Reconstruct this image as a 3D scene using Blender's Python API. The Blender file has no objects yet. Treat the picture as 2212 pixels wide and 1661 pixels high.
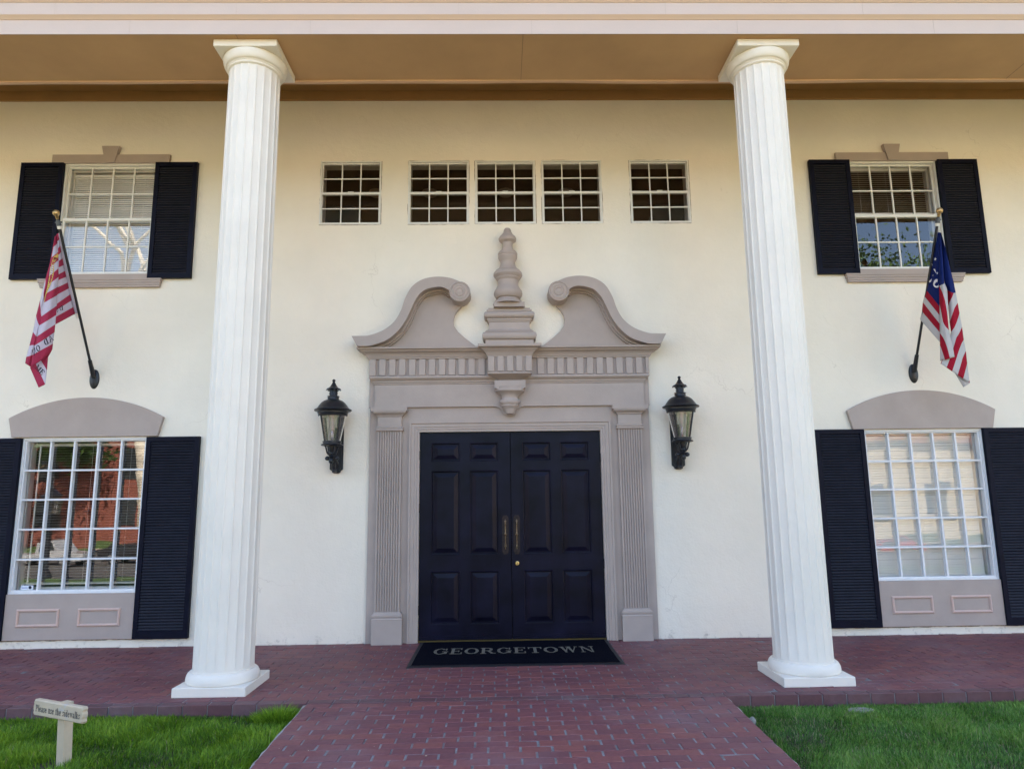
import bpy, math, random
import numpy as np
from mathutils import Vector, Matrix, noise as mnoise
random.seed(7); np.random.seed(7)
R = math.radians
SC = bpy.context.scene
# ------------------------------------------------------------------ camera
CF, CX, CY, CZ, CYAW, CPIT, CROL = 1493.2573, -0.09937, -7.01996, 1.35213, 0.0178312, 0.1647778, -0.0124387
def ray(px, py):
    u = (px - 1106) / CF; w = (py - 830.5) / CF
    cr, sr = math.cos(CROL), math.sin(CROL)
    u, w = cr*u + sr*w, -sr*u + cr*w
    cp, sp = math.cos(CPIT), math.sin(CPIT)
    y = cp + w*sp; z = sp - w*cp; x = u
    cw, sw = math.cos(CYAW), math.sin(CYAW)
    return Vector((cw*x + sw*y, -sw*x + cw*y, z))
def at(px, py, Y):
    d = ray(px, py); t = (Y - CY) / d.y
    return Vector((CX + t*d.x, Y, CZ + t*d.z))
cam_d = bpy.data.cameras.new('camera'); cam = bpy.data.objects.new('camera', cam_d)
SC.collection.objects.link(cam); SC.camera = cam
cam_d.sensor_width = 36; cam_d.lens = 36*CF/2212; cam_d.clip_end = 500; cam_d.clip_start = 0.05
fw = ray(1106, 830.5).normalized(); rt = (ray(1206, 830.5) - ray(1106, 830.5)).normalized(); up = rt.cross(fw).normalized()
cam.matrix_world = Matrix(((rt.x, up.x, -fw.x, CX), (rt.y, up.y, -fw.y, CY), (rt.z, up.z, -fw.z, CZ), (0, 0, 0, 1)))
# ------------------------------------------------------------------ light
SUN_EL, SUN_AZ = 44, 18          # sun stands behind the house, a little to the right
w = bpy.data.worlds.new("World"); SC.world = w; w.use_nodes = True
nt = w.node_tree; nt.nodes.clear()
sky = nt.nodes.new('ShaderNodeTexSky'); sky.sky_type = 'NISHITA'; sky.sun_disc = False
sky.sun_elevation = R(SUN_EL); sky.sun_rotation = R(SUN_AZ); sky.air_density = 0.9; sky.dust_density = 3.0; sky.ozone_density = 0.3
bg = nt.nodes.new('ShaderNodeBackground'); bg.inputs[1].default_value = 0.11
wo = nt.nodes.new('ShaderNodeOutputWorld')
nt.links.new(sky.outputs[0], bg.inputs[0]); nt.links.new(bg.outputs[0], wo.inputs[0])
sl = bpy.data.lights.new('sun', 'SUN'); sl.energy = 5.0; sl.angle = R(0.5); sl.color = (1.0, 0.90, 0.76)
so = bpy.data.objects.new('sun', sl); SC.collection.objects.link(so)
sd = Vector((math.sin(R(SUN_AZ))*math.cos(R(SUN_EL)), math.cos(R(SUN_AZ))*math.cos(R(SUN_EL)), math.sin(R(SUN_EL))))
so.rotation_euler = (-sd).to_track_quat('-Z', 'Y').to_euler()
SC.view_settings.view_transform = 'Standard'; SC.view_settings.look = 'None'
SC.view_settings.exposure = 2.9; SC.view_settings.gamma = 1.0
# ------------------------------------------------------------------ mesh helpers
class M:
    def __init__(s): s.v = []; s.f = []; s.mi = []; s.cur = 0
    def add(s, vs, fs):
        n = len(s.v); s.v += [tuple(p) for p in vs]
        for f in fs: s.f.append(tuple(i+n for i in f)); s.mi.append(s.cur)
    def box(s, x0, x1, y0, y1, z0, z1):
        s.add([(x0,y0,z0),(x1,y0,z0),(x1,y1,z0),(x0,y1,z0),(x0,y0,z1),(x1,y0,z1),(x1,y1,z1),(x0,y1,z1)],
              [(0,3,2,1),(4,5,6,7),(0,1,5,4),(1,2,6,5),(2,3,7,6),(3,0,4,7)])
    def cbox(s, x0, x1, y0, y1, z0, z1, b=.004):
        # box with chamfered edges
        X=(x0,x1);Y=(y0,y1);Z=(z0,z1);vs=[];ix={}
        for i in (0,1):
            for j in (0,1):
                for k in (0,1):
                    sx=b if i==0 else -b; sy=b if j==0 else -b; sz=b if k==0 else -b
                    ix[i,j,k]=len(vs)
                    vs+=[(X[i],Y[j]+sy,Z[k]+sz),(X[i]+sx,Y[j],Z[k]+sz),(X[i]+sx,Y[j]+sy,Z[k])]
        g=lambda i,j,k,a: ix[i,j,k]+a
        fs=[]
        for a in (0,1,2):
            for e in (0,1):
                o=[(0,0),(1,0),(1,1),(0,1)]
                def key(p,q): return ((e,p,q),(p,e,q),(p,q,e))[a]
                q=[g(*key(*t),a) for t in o]
                if (a in (0,2)) ^ (e==1): q=q[::-1]
                fs.append(q)
        # edge chamfers
        for j in (0,1):
            for k in (0,1): fs.append((g(0,j,k,1),g(1,j,k,1),g(1,j,k,2),g(0,j,k,2)))
        for i in (0,1):
            for k in (0,1): fs.append((g(i,0,k,0),g(i,1,k,0),g(i,1,k,2),g(i,0,k,2)))
        for i in (0,1):
            for j in (0,1): fs.append((g(i,j,0,0),g(i,j,1,0),g(i,j,1,1),g(i,j,0,1)))
        for i in (0,1):
            for j in (0,1):
                for k in (0,1): fs.append((g(i,j,k,0),g(i,j,k,1),g(i,j,k,2)))
        s.add(vs,fs)
    def prism_y(s, poly, y0, y1, cap=True):
        # polygon (x,z) extruded from y0 (front) to y1 (back)
        n=len(poly); a=[(x,y0,z) for x,z in poly]+[(x,y1,z) for x,z in poly]
        fs=[(i,(i+1)%n,n+(i+1)%n,n+i) for i in range(n)]
        if cap: fs+=[tuple(range(n)),tuple(range(n,2*n))[::-1]]
        s.add(a,fs)
    def strip_y(s, A, B, y0, y1):
        # band between two (x,z) polylines of equal count, extruded
        n=len(A); vs=[]
        for y in (y0,y1):
            vs+=[(x,y,z) for x,z in A]+[(x,y,z) for x,z in B]
        fs=[]
        for i in range(n-1):
            fs+=[(i,i+1,n+i+1,n+i),(2*n+i,3*n+i,3*n+i+1,2*n+i+1),(i,2*n+i,2*n+i+1,i+1),(n+i,n+i+1,3*n+i+1,3*n+i)]
        fs+=[(0,n,3*n,2*n),(n-1,3*n-1,4*n-1,2*n-1)]
        s.add(vs,fs)
    def crown(s, x0, x1, yb, prof, yw=0.0):
        # profile [(out, z)] run round three sides of a block: left return, front, right return (yw = wall)
        vs=[];n=len(prof)
        for d,z in prof: vs+=[(x0-d,yw,z),(x0-d,yb-d,z),(x1+d,yb-d,z),(x1+d,yw,z)]
        fs=[]
        for i in range(n-1):
            a=4*i;b=a+4
            for k in range(3): fs.append((a+k,a+k+1,b+k+1,b+k))
        fs.append((3,2,1,0)); t=4*(n-1); fs.append((t,t+1,t+2,t+3))
        s.add(vs,fs)
    def lathe(s, cx, cy, prof, n=32, a0=0., a1=2*math.pi, sy=1.0):
        full=abs(a1-a0-2*math.pi)<1e-6; m=n if full else n+1; vs=[];fs=[]
        for r,z in prof:
            for i in range(m):
                a=a0+(a1-a0)*i/n; vs.append((cx+r*math.cos(a),cy+sy*r*math.sin(a),z))
        for j in range(len(prof)-1):
            for i in range(n):
                k=(i+1)%m; fs.append((j*m+i,j*m+k,(j+1)*m+k,(j+1)*m+i))
        if full:
            if prof[0][0]>1e-4: fs.append(tuple(range(m))[::-1])
            if prof[-1][0]>1e-4: fs.append(tuple(range((len(prof)-1)*m,len(prof)*m)))
        s.add(vs,fs)
    def tube(s, pts, rad, n=8, flat=None):
        pts=[Vector(p) for p in pts]; vs=[];fs=[]
        rad=rad if isinstance(rad,(list,tuple)) else [rad]*len(pts)
        N=None
        for i,p in enumerate(pts):
            t=(pts[min(i+1,len(pts)-1)]-pts[max(i-1,0)]).normalized()
            if N is None:
                N=t.orthogonal().normalized()
            N=(N-t*N.dot(t)).normalized(); B=t.cross(N)
            for k in range(n):
                a=2*math.pi*k/n; vs.append(p+(N*math.cos(a)+B*math.sin(a))*rad[i])
        for i in range(len(pts)-1):
            for k in range(n):
                q=(k+1)%n; fs.append((i*n+k,i*n+q,(i+1)*n+q,(i+1)*n+k))
        fs.append(tuple(range(n))[::-1]); fs.append(tuple(range((len(pts)-1)*n,len(pts)*n)))
        s.add(vs,fs)
    def sphere(s,c,r,n=14,sz=1.):
        prof=[(max(r*math.sin(math.pi*i/n),1e-5),c[2]-sz*r*math.cos(math.pi*i/n)) for i in range(n+1)]
        s.lathe(c[0],c[1],prof,n*2)
    def build(s, name, mats, parent=None, smooth=True, ang=35, fix=True, loc=None, **props):
        me=bpy.data.meshes.new(name)
        off=Vector(loc) if loc is not None else None
        me.from_pydata([tuple(Vector(p)-off) for p in s.v] if off is not None else s.v,[],s.f)
        mats=mats if isinstance(mats,(list,tuple)) else [mats]
        for m in mats: me.materials.append(m)
        if len(mats)>1: me.polygons.foreach_set('material_index',s.mi)
        if fix:
            import bmesh
            bm=bmesh.new(); bm.from_mesh(me); bmesh.ops.recalc_face_normals(bm,faces=bm.faces); bm.to_mesh(me); bm.free()
        if smooth:
            me.shade_smooth(); me.set_sharp_from_angle(angle=R(ang))
        o=bpy.data.objects.new(name,me); SC.collection.objects.link(o)
        if parent is not None:
            o.parent=parent
            if off is None: o.matrix_parent_inverse=parent.matrix_world.inverted() if parent.type!='EMPTY' else Matrix.Translation(-parent.location)
            else: o.location=off-parent.location
        elif off is not None: o.location=off
        for k,v in props.items(): o[k]=v
        return o
def thing(name, loc, label, cat, group=None):
    o=bpy.data.objects.new(name,None); SC.collection.objects.link(o); o.location=loc
    o['label']=label; o['category']=cat
    if group: o['group']=group
    return o
# ------------------------------------------------------------------ material helpers
def mat(name, col, rough=.6, var=0., vscale=3., bump=0., bscale=40., spec=.5, metal=0., bump2=0., b2scale=6., dirt=None, dscale=25., dthr=.66, coat=0., sheen=0.):
    m=bpy.data.materials.new(name); m.use_nodes=True; n=m.node_tree.nodes; L=m.node_tree.links
    b=n['Principled BSDF']; b.inputs['Roughness'].default_value=rough; b.inputs['Metallic'].default_value=metal
    b.inputs['Specular IOR Level'].default_value=spec; b.inputs['Coat Weight'].default_value=coat; b.inputs['Sheen Weight'].default_value=sheen
    c=(*col,1); b.inputs['Base Color'].default_value=c
    tc=n.new('ShaderNodeTexCoord'); out=None
    if var:
        t=n.new('ShaderNodeTexNoise'); t.inputs['Scale'].default_value=vscale; t.inputs['Detail'].default_value=6; t.inputs['Roughness'].default_value=.6
        L.new(tc.outputs['Object'],t.inputs['Vector'])
        r=n.new('ShaderNodeMapRange'); r.inputs['From Min'].default_value=.3; r.inputs['From Max'].default_value=.7
        r.inputs['To Min'].default_value=1-var; r.inputs['To Max'].default_value=1+var; L.new(t.outputs['Fac'],r.inputs['Value'])
        mx=n.new('ShaderNodeVectorMath'); mx.operation='SCALE'; mx.inputs[0].default_value=col; L.new(r.outputs[0],mx.inputs['Scale'])
        out=mx.outputs[0]
    if dirt:
        t=n.new('ShaderNodeTexNoise'); t.inputs['Scale'].default_value=dscale; t.inputs['Detail'].default_value=8; t.inputs['Roughness'].default_value=.7
        L.new(tc.outputs['Object'],t.inputs['Vector'])
        r=n.new('ShaderNodeMapRange'); r.inputs['From Min'].default_value=dthr; r.inputs['From Max'].default_value=dthr+.06; L.new(t.outputs['Fac'],r.inputs['Value'])
        mx=n.new('ShaderNodeMix'); mx.data_type='RGBA'; mx.inputs[7].default_value=(*dirt,1)
        if out: L.new(out,mx.inputs[6])
        else: mx.inputs[6].default_value=c
        L.new(r.outputs[0],mx.inputs[0]); out=mx.outputs[2]
    if out: L.new(out,b.inputs['Base Color'])
    if bump or bump2:
        prev=None
        for st,scl,det in ((bump,bscale,4),(bump2,b2scale,3)):
            if not st: continue
            t=n.new('ShaderNodeTexNoise'); t.inputs['Scale'].default_value=scl; t.inputs['Detail'].default_value=det
            L.new(tc.outputs['Object'],t.inputs['Vector'])
            bp=n.new('ShaderNodeBump'); bp.inputs['Strength'].default_value=1; bp.inputs['Distance'].default_value=st
            L.new(t.outputs['Fac'],bp.inputs['Height'])
            if prev: L.new(prev,bp.inputs['Normal'])
            prev=bp.outputs[0]
        L.new(prev,b.inputs['Normal'])
    return m
def glass(name, refl=.085, wob=.0006, tint=(1,1,1), rough=0.0, wscale=2.2):
    m=bpy.data.materials.new(name); m.use_nodes=True; n=m.node_tree.nodes; L=m.node_tree.links; n.clear()
    o=n.new('ShaderNodeOutputMaterial'); mx=n.new('ShaderNodeMixShader'); t=n.new('ShaderNodeBsdfTransparent'); g=n.new('ShaderNodeBsdfGlossy')
    t.inputs[0].default_value=(*tint,1); g.inputs['Roughness'].default_value=rough; g.inputs[0].default_value=(1,1,1,1)
    fr=n.new('ShaderNodeFresnel'); fr.inputs[0].default_value=1.52
    ad=n.new('ShaderNodeMath'); ad.operation='MULTIPLY_ADD'; ad.inputs[1].default_value=refl/.043; ad.inputs[2].default_value=0
    cl=n.new('ShaderNodeMath'); cl.operation='MINIMUM'; cl.inputs[1].default_value=1
    L.new(fr.outputs[0],ad.inputs[0]); L.new(ad.outputs[0],cl.inputs[0]); L.new(cl.outputs[0],mx.inputs[0])
    tc=n.new('ShaderNodeTexCoord'); ns=n.new('ShaderNodeTexNoise'); ns.inputs['Scale'].default_value=wscale; ns.inputs['Detail'].default_value=1
    L.new(tc.outputs['Object'],ns.inputs['Vector']); bp=n.new('ShaderNodeBump'); bp.inputs['Distance'].default_value=wob; bp.inputs['Strength'].default_value=1
    L.new(ns.outputs['Fac'],bp.inputs['Height']); L.new(bp.outputs[0],g.inputs['Normal'])
    L.new(t.outputs[0],mx.inputs[1]); L.new(g.outputs[0],mx.inputs[2]); L.new(mx.outputs[0],o.inputs[0])
    return m
STUCCO=mat('stucco',(.83,.755,.63),.9,var=.05,vscale=1.1,bump=.002,bscale=55,bump2=.0035,b2scale=14,spec=.2,dirt=(.42,.33,.22),dscale=9,dthr=.735)
TAUPE=mat('taupe_paint',(.415,.340,.295),.6,var=.06,vscale=4,bump=.0005,bscale=70,spec=.3,bump2=.0012,b2scale=8,dirt=(.25,.20,.17),dscale=22,dthr=.69)
TRIMPINK=mat('pink_trim',(.60,.43,.36),.6,var=.03)
FASCIA=mat('fascia_paint',(.57,.465,.405),.6,var=.03,vscale=2,bump=.0006,bscale=60,spec=.3)
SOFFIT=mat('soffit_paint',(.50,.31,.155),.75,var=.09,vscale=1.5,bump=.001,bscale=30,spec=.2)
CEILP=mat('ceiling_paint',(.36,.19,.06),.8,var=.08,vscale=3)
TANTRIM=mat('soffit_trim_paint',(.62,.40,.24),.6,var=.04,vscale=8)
COLW=mat('column_paint',(.78,.72,.63),.55,var=.035,vscale=3,bump=.0012,bscale=50,spec=.3,bump2=.002,b2scale=7,dirt=(.45,.38,.30),dscale=17,dthr=.715)
CREAM=mat('capital_paint',(.78,.72,.61),.55,var=.02,vscale=6)
BLACK=mat('shutter_paint',(.0048,.0057,.0148),.5,var=.25,vscale=10,bump=.0004,bscale=60,spec=.10)
SLAT=mat('skylit_slat_paint',(.0115,.0122,.0200),.5,var=.2,vscale=10,spec=.25)  # same shutter paint, lightened to imitate sky light on the upward-facing slats
DOORP=mat('door_paint',(.0060,.0057,.0150),.33,var=.6,vscale=3.5,bump=.0005,bscale=35,bump2=.003,b2scale=4.5,spec=.13,dirt=(.035,.022,.02),dscale=40,dthr=.70)
WIN=mat('window_paint',(.74,.72,.66),.5,var=.03,bump=.0005)
WINB=mat('window_paint_cool',(.74,.74,.74),.45,var=.04,vscale=15,dirt=(.4,.38,.34),dscale=60,dthr=.70)
IRON=mat('iron',(.012,.013,.017),.38,var=.2,vscale=30,bump=.0006,bscale=120,spec=.5)
BRONZE=mat('handle_plate_metal',(.028,.019,.018),.5,var=.3,vscale=60,metal=.3,spec=.3)
BRASS=mat('brass',(.65,.48,.22),.25,metal=1.)
OLDBRASS=mat('worn_brass',(.20,.14,.085),.4,metal=.8,var=.4,vscale=90)
BLINDW=mat('blind_white',(.80,.78,.73),.6)
BLINDD=mat('blind_cream',(.62,.60,.55),.5)
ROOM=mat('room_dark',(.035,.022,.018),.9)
ROOM2=mat('room_light',(.55,.5,.42),.9)
PANE=glass('window_glass'); PANEL_=glass('window_glass_matt',.038,.0009); LAMPGLASS=glass('lamp_glass',.20,.002,(.80,.80,.82),.22)
def wall_grime(m):
    n=m.node_tree.nodes; L=m.node_tree.links; P=n['Principled BSDF']; src=P.inputs['Base Color'].links[0].from_socket
    tc=n.new('ShaderNodeTexCoord'); sp=n.new('ShaderNodeSeparateXYZ'); L.new(tc.outputs['Object'],sp.inputs[0])
    t=n.new('ShaderNodeTexNoise'); t.inputs['Scale'].default_value=12; t.inputs['Detail'].default_value=8; t.inputs['Roughness'].default_value=.75; L.new(tc.outputs['Object'],t.inputs['Vector'])
    mr=n.new('ShaderNodeMapRange'); mr.inputs['From Min'].default_value=.16; mr.inputs['From Max'].default_value=.0; mr.inputs['To Min'].default_value=0; mr.inputs['To Max'].default_value=.15; L.new(sp.outputs[2],mr.inputs['Value'])
    ad=n.new('ShaderNodeMath'); ad.operation='ADD'; L.new(t.outputs['Fac'],ad.inputs[0]); L.new(mr.outputs[0],ad.inputs[1])
    th=n.new('ShaderNodeMapRange'); th.inputs['From Min'].default_value=.66; th.inputs['From Max'].default_value=.84; th.inputs['To Max'].default_value=.7; L.new(ad.outputs[0],th.inputs['Value'])
    mx=n.new('ShaderNodeMix'); mx.data_type='RGBA'; mx.inputs[7].default_value=(.30,.24,.18,1); L.new(th.outputs[0],mx.inputs[0]); L.new(src,mx.inputs[6])
    # hairline cracks
    v=n.new('ShaderNodeTexVoronoi'); v.feature='DISTANCE_TO_EDGE'; v.inputs['Scale'].default_value=.8
    wn=n.new('ShaderNodeTexNoise'); wn.inputs['Scale'].default_value=3; wn.inputs['Detail'].default_value=6; L.new(tc.outputs['Object'],wn.inputs['Vector'])
    vm=n.new('ShaderNodeVectorMath'); vm.operation='MULTIPLY_ADD'; vm.inputs[1].default_value=(.7,.7,.7); L.new(wn.outputs['Color'],vm.inputs[0]); L.new(tc.outputs['Object'],vm.inputs[2]); L.new(vm.outputs[0],v.inputs['Vector'])
    ck=n.new('ShaderNodeMapRange'); ck.inputs['From Min'].default_value=.0; ck.inputs['From Max'].default_value=.0035; ck.inputs['To Min'].default_value=1; ck.inputs['To Max'].default_value=0; L.new(v.outputs['Distance'],ck.inputs['Value'])
    n2=n.new('ShaderNodeTexNoise'); n2.inputs['Scale'].default_value=1.1; L.new(tc.outputs['Object'],n2.inputs['Vector'])
    gt=n.new('ShaderNodeMapRange'); gt.inputs['From Min'].default_value=.56; gt.inputs['From Max'].default_value=.64; gt.inputs['To Max'].default_value=.35; L.new(n2.outputs['Fac'],gt.inputs['Value'])
    ml=n.new('ShaderNodeMath'); ml.operation='MULTIPLY'; L.new(ck.outputs[0],ml.inputs[0]); L.new(gt.outputs[0],ml.inputs[1])
    m2=n.new('ShaderNodeMix'); m2.data_type='RGBA'; m2.inputs[7].default_value=(.42,.34,.25,1); L.new(ml.outputs[0],m2.inputs[0]); L.new(mx.outputs[2],m2.inputs[6]); L.new(m2.outputs[2],P.inputs['Base Color'])
wall_grime(STUCCO)
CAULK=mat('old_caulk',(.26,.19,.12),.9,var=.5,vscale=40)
# bricks: colour differs from brick to brick
def brickmat(name, a, b, c, dusty):
    m=bpy.data.materials.new(name); m.use_nodes=True; n=m.node_tree.nodes; L=m.node_tree.links; P=n['Principled BSDF']
    ge=n.new('ShaderNodeNewGeometry'); cr=n.new('ShaderNodeValToRGB'); cr.color_ramp.elements[0].color=(*a,1); cr.color_ramp.elements[1].color=(*c,1)
    e=cr.color_ramp.elements.new(.55); e.color=(*b,1); L.new(ge.outputs['Random Per Island'],cr.inputs[0])
    tc=n.new('ShaderNodeTexCoord')
    t=n.new('ShaderNodeTexNoise'); t.inputs['Scale'].default_value=35; t.inputs['Detail'].default_value=8; L.new(tc.outputs['Object'],t.inputs['Vector'])
    r=n.new('ShaderNodeMapRange'); r.inputs['To Min'].default_value=.75; r.inputs['To Max'].default_value=1.25; L.new(t.outputs['Fac'],r.inputs['Value'])
    sc=n.new('ShaderNodeVectorMath'); sc.operation='SCALE'; L.new(cr.outputs[0],sc.inputs[0]); L.new(r.outputs[0],sc.inputs['Scale'])
    t2=n.new('ShaderNodeTexNoise'); t2.inputs['Scale'].default_value=1.1; t2.inputs['Detail'].default_value=7; t2.inputs['Roughness'].default_value=.65; L.new(tc.outputs['Object'],t2.inputs['Vector'])
    r2=n.new('ShaderNodeMapRange'); r2.inputs['From Min'].default_value=.5; r2.inputs['From Max'].default_value=.75; r2.inputs['To Max'].default_value=.55; L.new(t2.outputs['Fac'],r2.inputs['Value'])
    mx=n.new('ShaderNodeMix'); mx.data_type='RGBA'; L.new(r2.outputs[0],mx.inputs[0]); L.new(sc.outputs[0],mx.inputs[6]); mx.inputs[7].default_value=(*dusty,1)
    L.new(mx.outputs[2],P.inputs['Base Color']); P.inputs['Roughness'].default_value=.62; P.inputs['Specular IOR Level'].default_value=.45
    bp=n.new('ShaderNodeBump'); bp.inputs['Distance'].default_value=.002; L.new(t.outputs['Fac'],bp.inputs['Height']); L.new(bp.outputs[0],P.inputs['Normal'])
    return m
BRICK=brickmat('paving_brick',(.138,.050,.059),(.165,.055,.062),(.200,.066,.062),(.22,.15,.165))
BRICKE=brickmat('edge_brick',(.10,.040,.046),(.12,.050,.056),(.135,.070,.075),(.20,.17,.18))
MORTAR=mat('mortar',(.18,.18,.19),.9,var=.45,vscale=14,bump=.003,bscale=80)
MORTARL=mat('walk_edge_mortar',(.30,.29,.27),.9,var=.3,vscale=20,bump=.004,bscale=40)
SOIL=mat('soil',(.05,.042,.025),.95,var=.4,vscale=12,bump=.01,bscale=40)
# ------------------------------------------------------------------ ground
def lawnz(x,y): return -.083-.020*max(0,-y-2.0) if y>-3.6 else -.115-.045*min(-y-3.6,30)
def walkz(y): return -.004-.026*max(0,-y-2.05)
def sheet(name,mt,x0,x1,y0,y1,zf,nx,ny,label,cat,hole=None,kind='structure'):
    m=M(); vs=[];fs=[]
    for j in range(ny+1):
        for i in range(nx+1):
            x=x0+(x1-x0)*i/nx; y=y0+(y1-y0)*j/ny; vs.append((x,y,zf(x,y)))
    for j in range(ny):
        for i in range(nx): fs.append((j*(nx+1)+i,j*(nx+1)+i+1,(j+1)*(nx+1)+i+1,(j+1)*(nx+1)+i))
    m.add(vs,fs); return m.build(name,mt,None,kind=kind,label=label,category=cat)
LAWNG=mat('lawn_green',(.055,.10,.022),.9,var=.35,vscale=4)
CONC=mat('concrete',(.34,.29,.23),.85,var=.08,vscale=2)
ASPH=mat('asphalt',(.085,.08,.075),.85,var=.15,vscale=3)
def gz(y): return -.10-.0*y if y>-3.6 else lawnz(0,y)-.0
# far ground (one sheet to the horizon)
sheet('ground',SOIL,-160,160,-160,60,lambda x,y:-3.2,20,20,'bare ground reaching to the horizon','ground')
sheet('lawn',SOIL,-14,-1.45,-10,-1.99,lawnz,30,30,'soil under the lawn left of the brick walk','lawn')
sheet('lawn',SOIL,1.45,14,-10,-1.99,lawnz,30,30,'soil under the lawn right of the brick walk','lawn')
for x0,x1,s in ((-14,-1.46,'left'),(1.46,14,'right')):
    sheet('far_lawn',LAWNG,x0,x1,-10,-4.3,lambda x,y:lawnz(x,y)+.03,10,16,'mown lawn sloping towards the street on the %s of the walk'%s,'lawn')
sheet('sidewalk',CONC,-40,40,-13.0,-10,lambda x,y:-.46-.12*(-y-10),8,3,'pale concrete sidewalk along the street','sidewalk')
DRY=mat('dry_lawn',(.17,.14,.055),.9,var=.3,vscale=1.5)
sheet('far_yard',DRY,-60,60,-22,-13,lambda x,y:-.83-.09*(-y-13),12,6,'dry lawn beyond the sidewalk','yard')
sheet('road',ASPH,-80,80,-52,-22,lambda x,y:-1.64-.055*min(-y-22,21),12,12,'grey asphalt road and parking','road')
sheet('far_sidewalk',CONC,-80,80,-54,-52,lambda x,y:-2.66,8,1,'pale pavement across the street','sidewalk')
sheet('far_yard',LAWNG,-80,80,-80,-54,lambda x,y:-2.66+.06*min(-y-54,6),8,10,'green planting before the buildings across the street','yard')
# brick paving: every brick is a small slab in ONE mesh; mortar bed just below
def bricks(m,x0,x1,y0,y1,zf,px=.1805,py=.0828,seed=1,clipx=None,jx=.010,jy=.0035):
    rnd=random.Random(seed); row=0; y=y1
    while y-py>y0-1e-6:
        off=(px/2 if row%2 else 0)+rnd.uniform(-.008,.008); x=x0-px+off
        while x<x1:
            a=max(x+jx/2+rnd.uniform(-.0015,.0015),x0); b=min(x+px-jx/2+rnd.uniform(-.0015,.0015),x1)
            if b-a>.02:
                ya=y-py+jy/2+rnd.uniform(-.0007,.0007); yb=y-jy/2+rnd.uniform(-.0007,.0007)
                dz=rnd.gauss(0,.0011); tx=rnd.gauss(0,.0008); ty=rnd.gauss(0,.0006); c=.0025
                P=[]
                for (xx,yy,sx,sy) in ((a,ya,-1,-1),(b,ya,1,-1),(b,yb,1,1),(a,yb,-1,1)):
                    P.append((xx-sx*c,yy-sy*c,zf(yy)+dz+sx*tx+sy*ty))
                for (xx,yy,sx,sy) in ((a,ya,-1,-1),(b,ya,1,-1),(b,yb,1,1),(a,yb,-1,1)):
                    P.append((xx,yy,zf(yy)+dz-.0022+sx*tx+sy*ty))
                for (xx,yy,sx,sy) in ((a,ya,-1,-1),(b,ya,1,-1),(b,yb,1,1),(a,yb,-1,1)):
                    P.append((xx,yy,zf(yy)-.02))
                m.add(P,[(0,1,2,3),(4,5,1,0),(5,6,2,1),(6,7,3,2),(7,4,0,3),(8,9,5,4),(9,10,6,5),(10,11,7,6),(11,8,4,7)])
            x+=px
        y-=py; row+=1
m=M(); bricks(m,-9,9,-1.905,-.0,lambda y:0.0,seed=3)
porch=m.build('porch_floor',BRICK,None,smooth=False,fix=False,kind='structure',label='red brick porch floor in running bond along the house wall',category='porch floor')
m=M(); m.box(-9,9,-1.93,0.0,-.06,-.0035); m.build('mortar_bed',MORTAR,porch,smooth=False)
# edging course, a row of bigger bricks showing their faces
m=M(); rnd=random.Random(5)
for side in (-1,1):
    x=1.44
    while x<9:
        w_=.168+rnd.uniform(-.004,.004); a,b=x,x+w_-.007
        if side<0: a,b=-b,-a
        m.cbox(a,b,-1.992+rnd.uniform(-.002,.002),-1.914,-.10,.001+rnd.uniform(-.0015,.0015),.004)
        x+=w_
x=-1.434
while x<1.43:
    m.cbox(x,min(x+.168,1.434),-1.992,-1.914,-.08,.0005,.003); x+=.175
m.build('edge_course',BRICKE,porch,smooth=False)
m=M(); m.box(-9,9,-1.985,-1.90,-.12,-.0045); m.build('edge_mortar',MORTAR,porch,smooth=False)
m=M(); bricks(m,-1.44,1.44,-9.9,-1.998,walkz,seed=9,jx=.012)
walk=m.build('brick_walk',BRICK,None,smooth=False,fix=False,kind='structure',label='red brick walk leading from the lawn to the front door',category='path')
m=M(); n=20
for k in range(n):
    y0=-9.9+7.9*k/n; y1=-9.9+7.9*(k+1)/n
    m.add([(-1.44,y0,walkz(y0)-.0035),(1.44,y0,walkz(y0)-.0035),(1.44,y1,walkz(y1)-.0035),(-1.44,y1,walkz(y1)-.0035)],[(0,1,2,3)])
m.build('mortar_bed',MORTAR,walk,smooth=False,fix=False)
m=M(); rnd=random.Random(12)
for s in (-1,1):
    P=[]; y=-9.9
    while y<-2.0: P.append(y); y+=.07
    P.append(-2.0)
    A=[];
    for y in P: A.append((y,(.014 if s<0 else .008)+rnd.uniform(-.007,.006),-.004+rnd.uniform(-.004,.001)))
    vs=[]
    for y,wd,dz in A: vs+=[(s*1.4395,y,walkz(y)+dz),(s*(1.44+wd),y,walkz(y)+dz-.004),(s*(1.445+wd),y,walkz(y)-.09)]
    fs=[]
    for i in range(len(A)-1):
        for k in (0,1): fs.append((3*i+k,3*i+k+1,3*i+k+4,3*i+k+3))
    m.add(vs,fs)
m.build('mortar_edge',MORTARL,walk)
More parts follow.
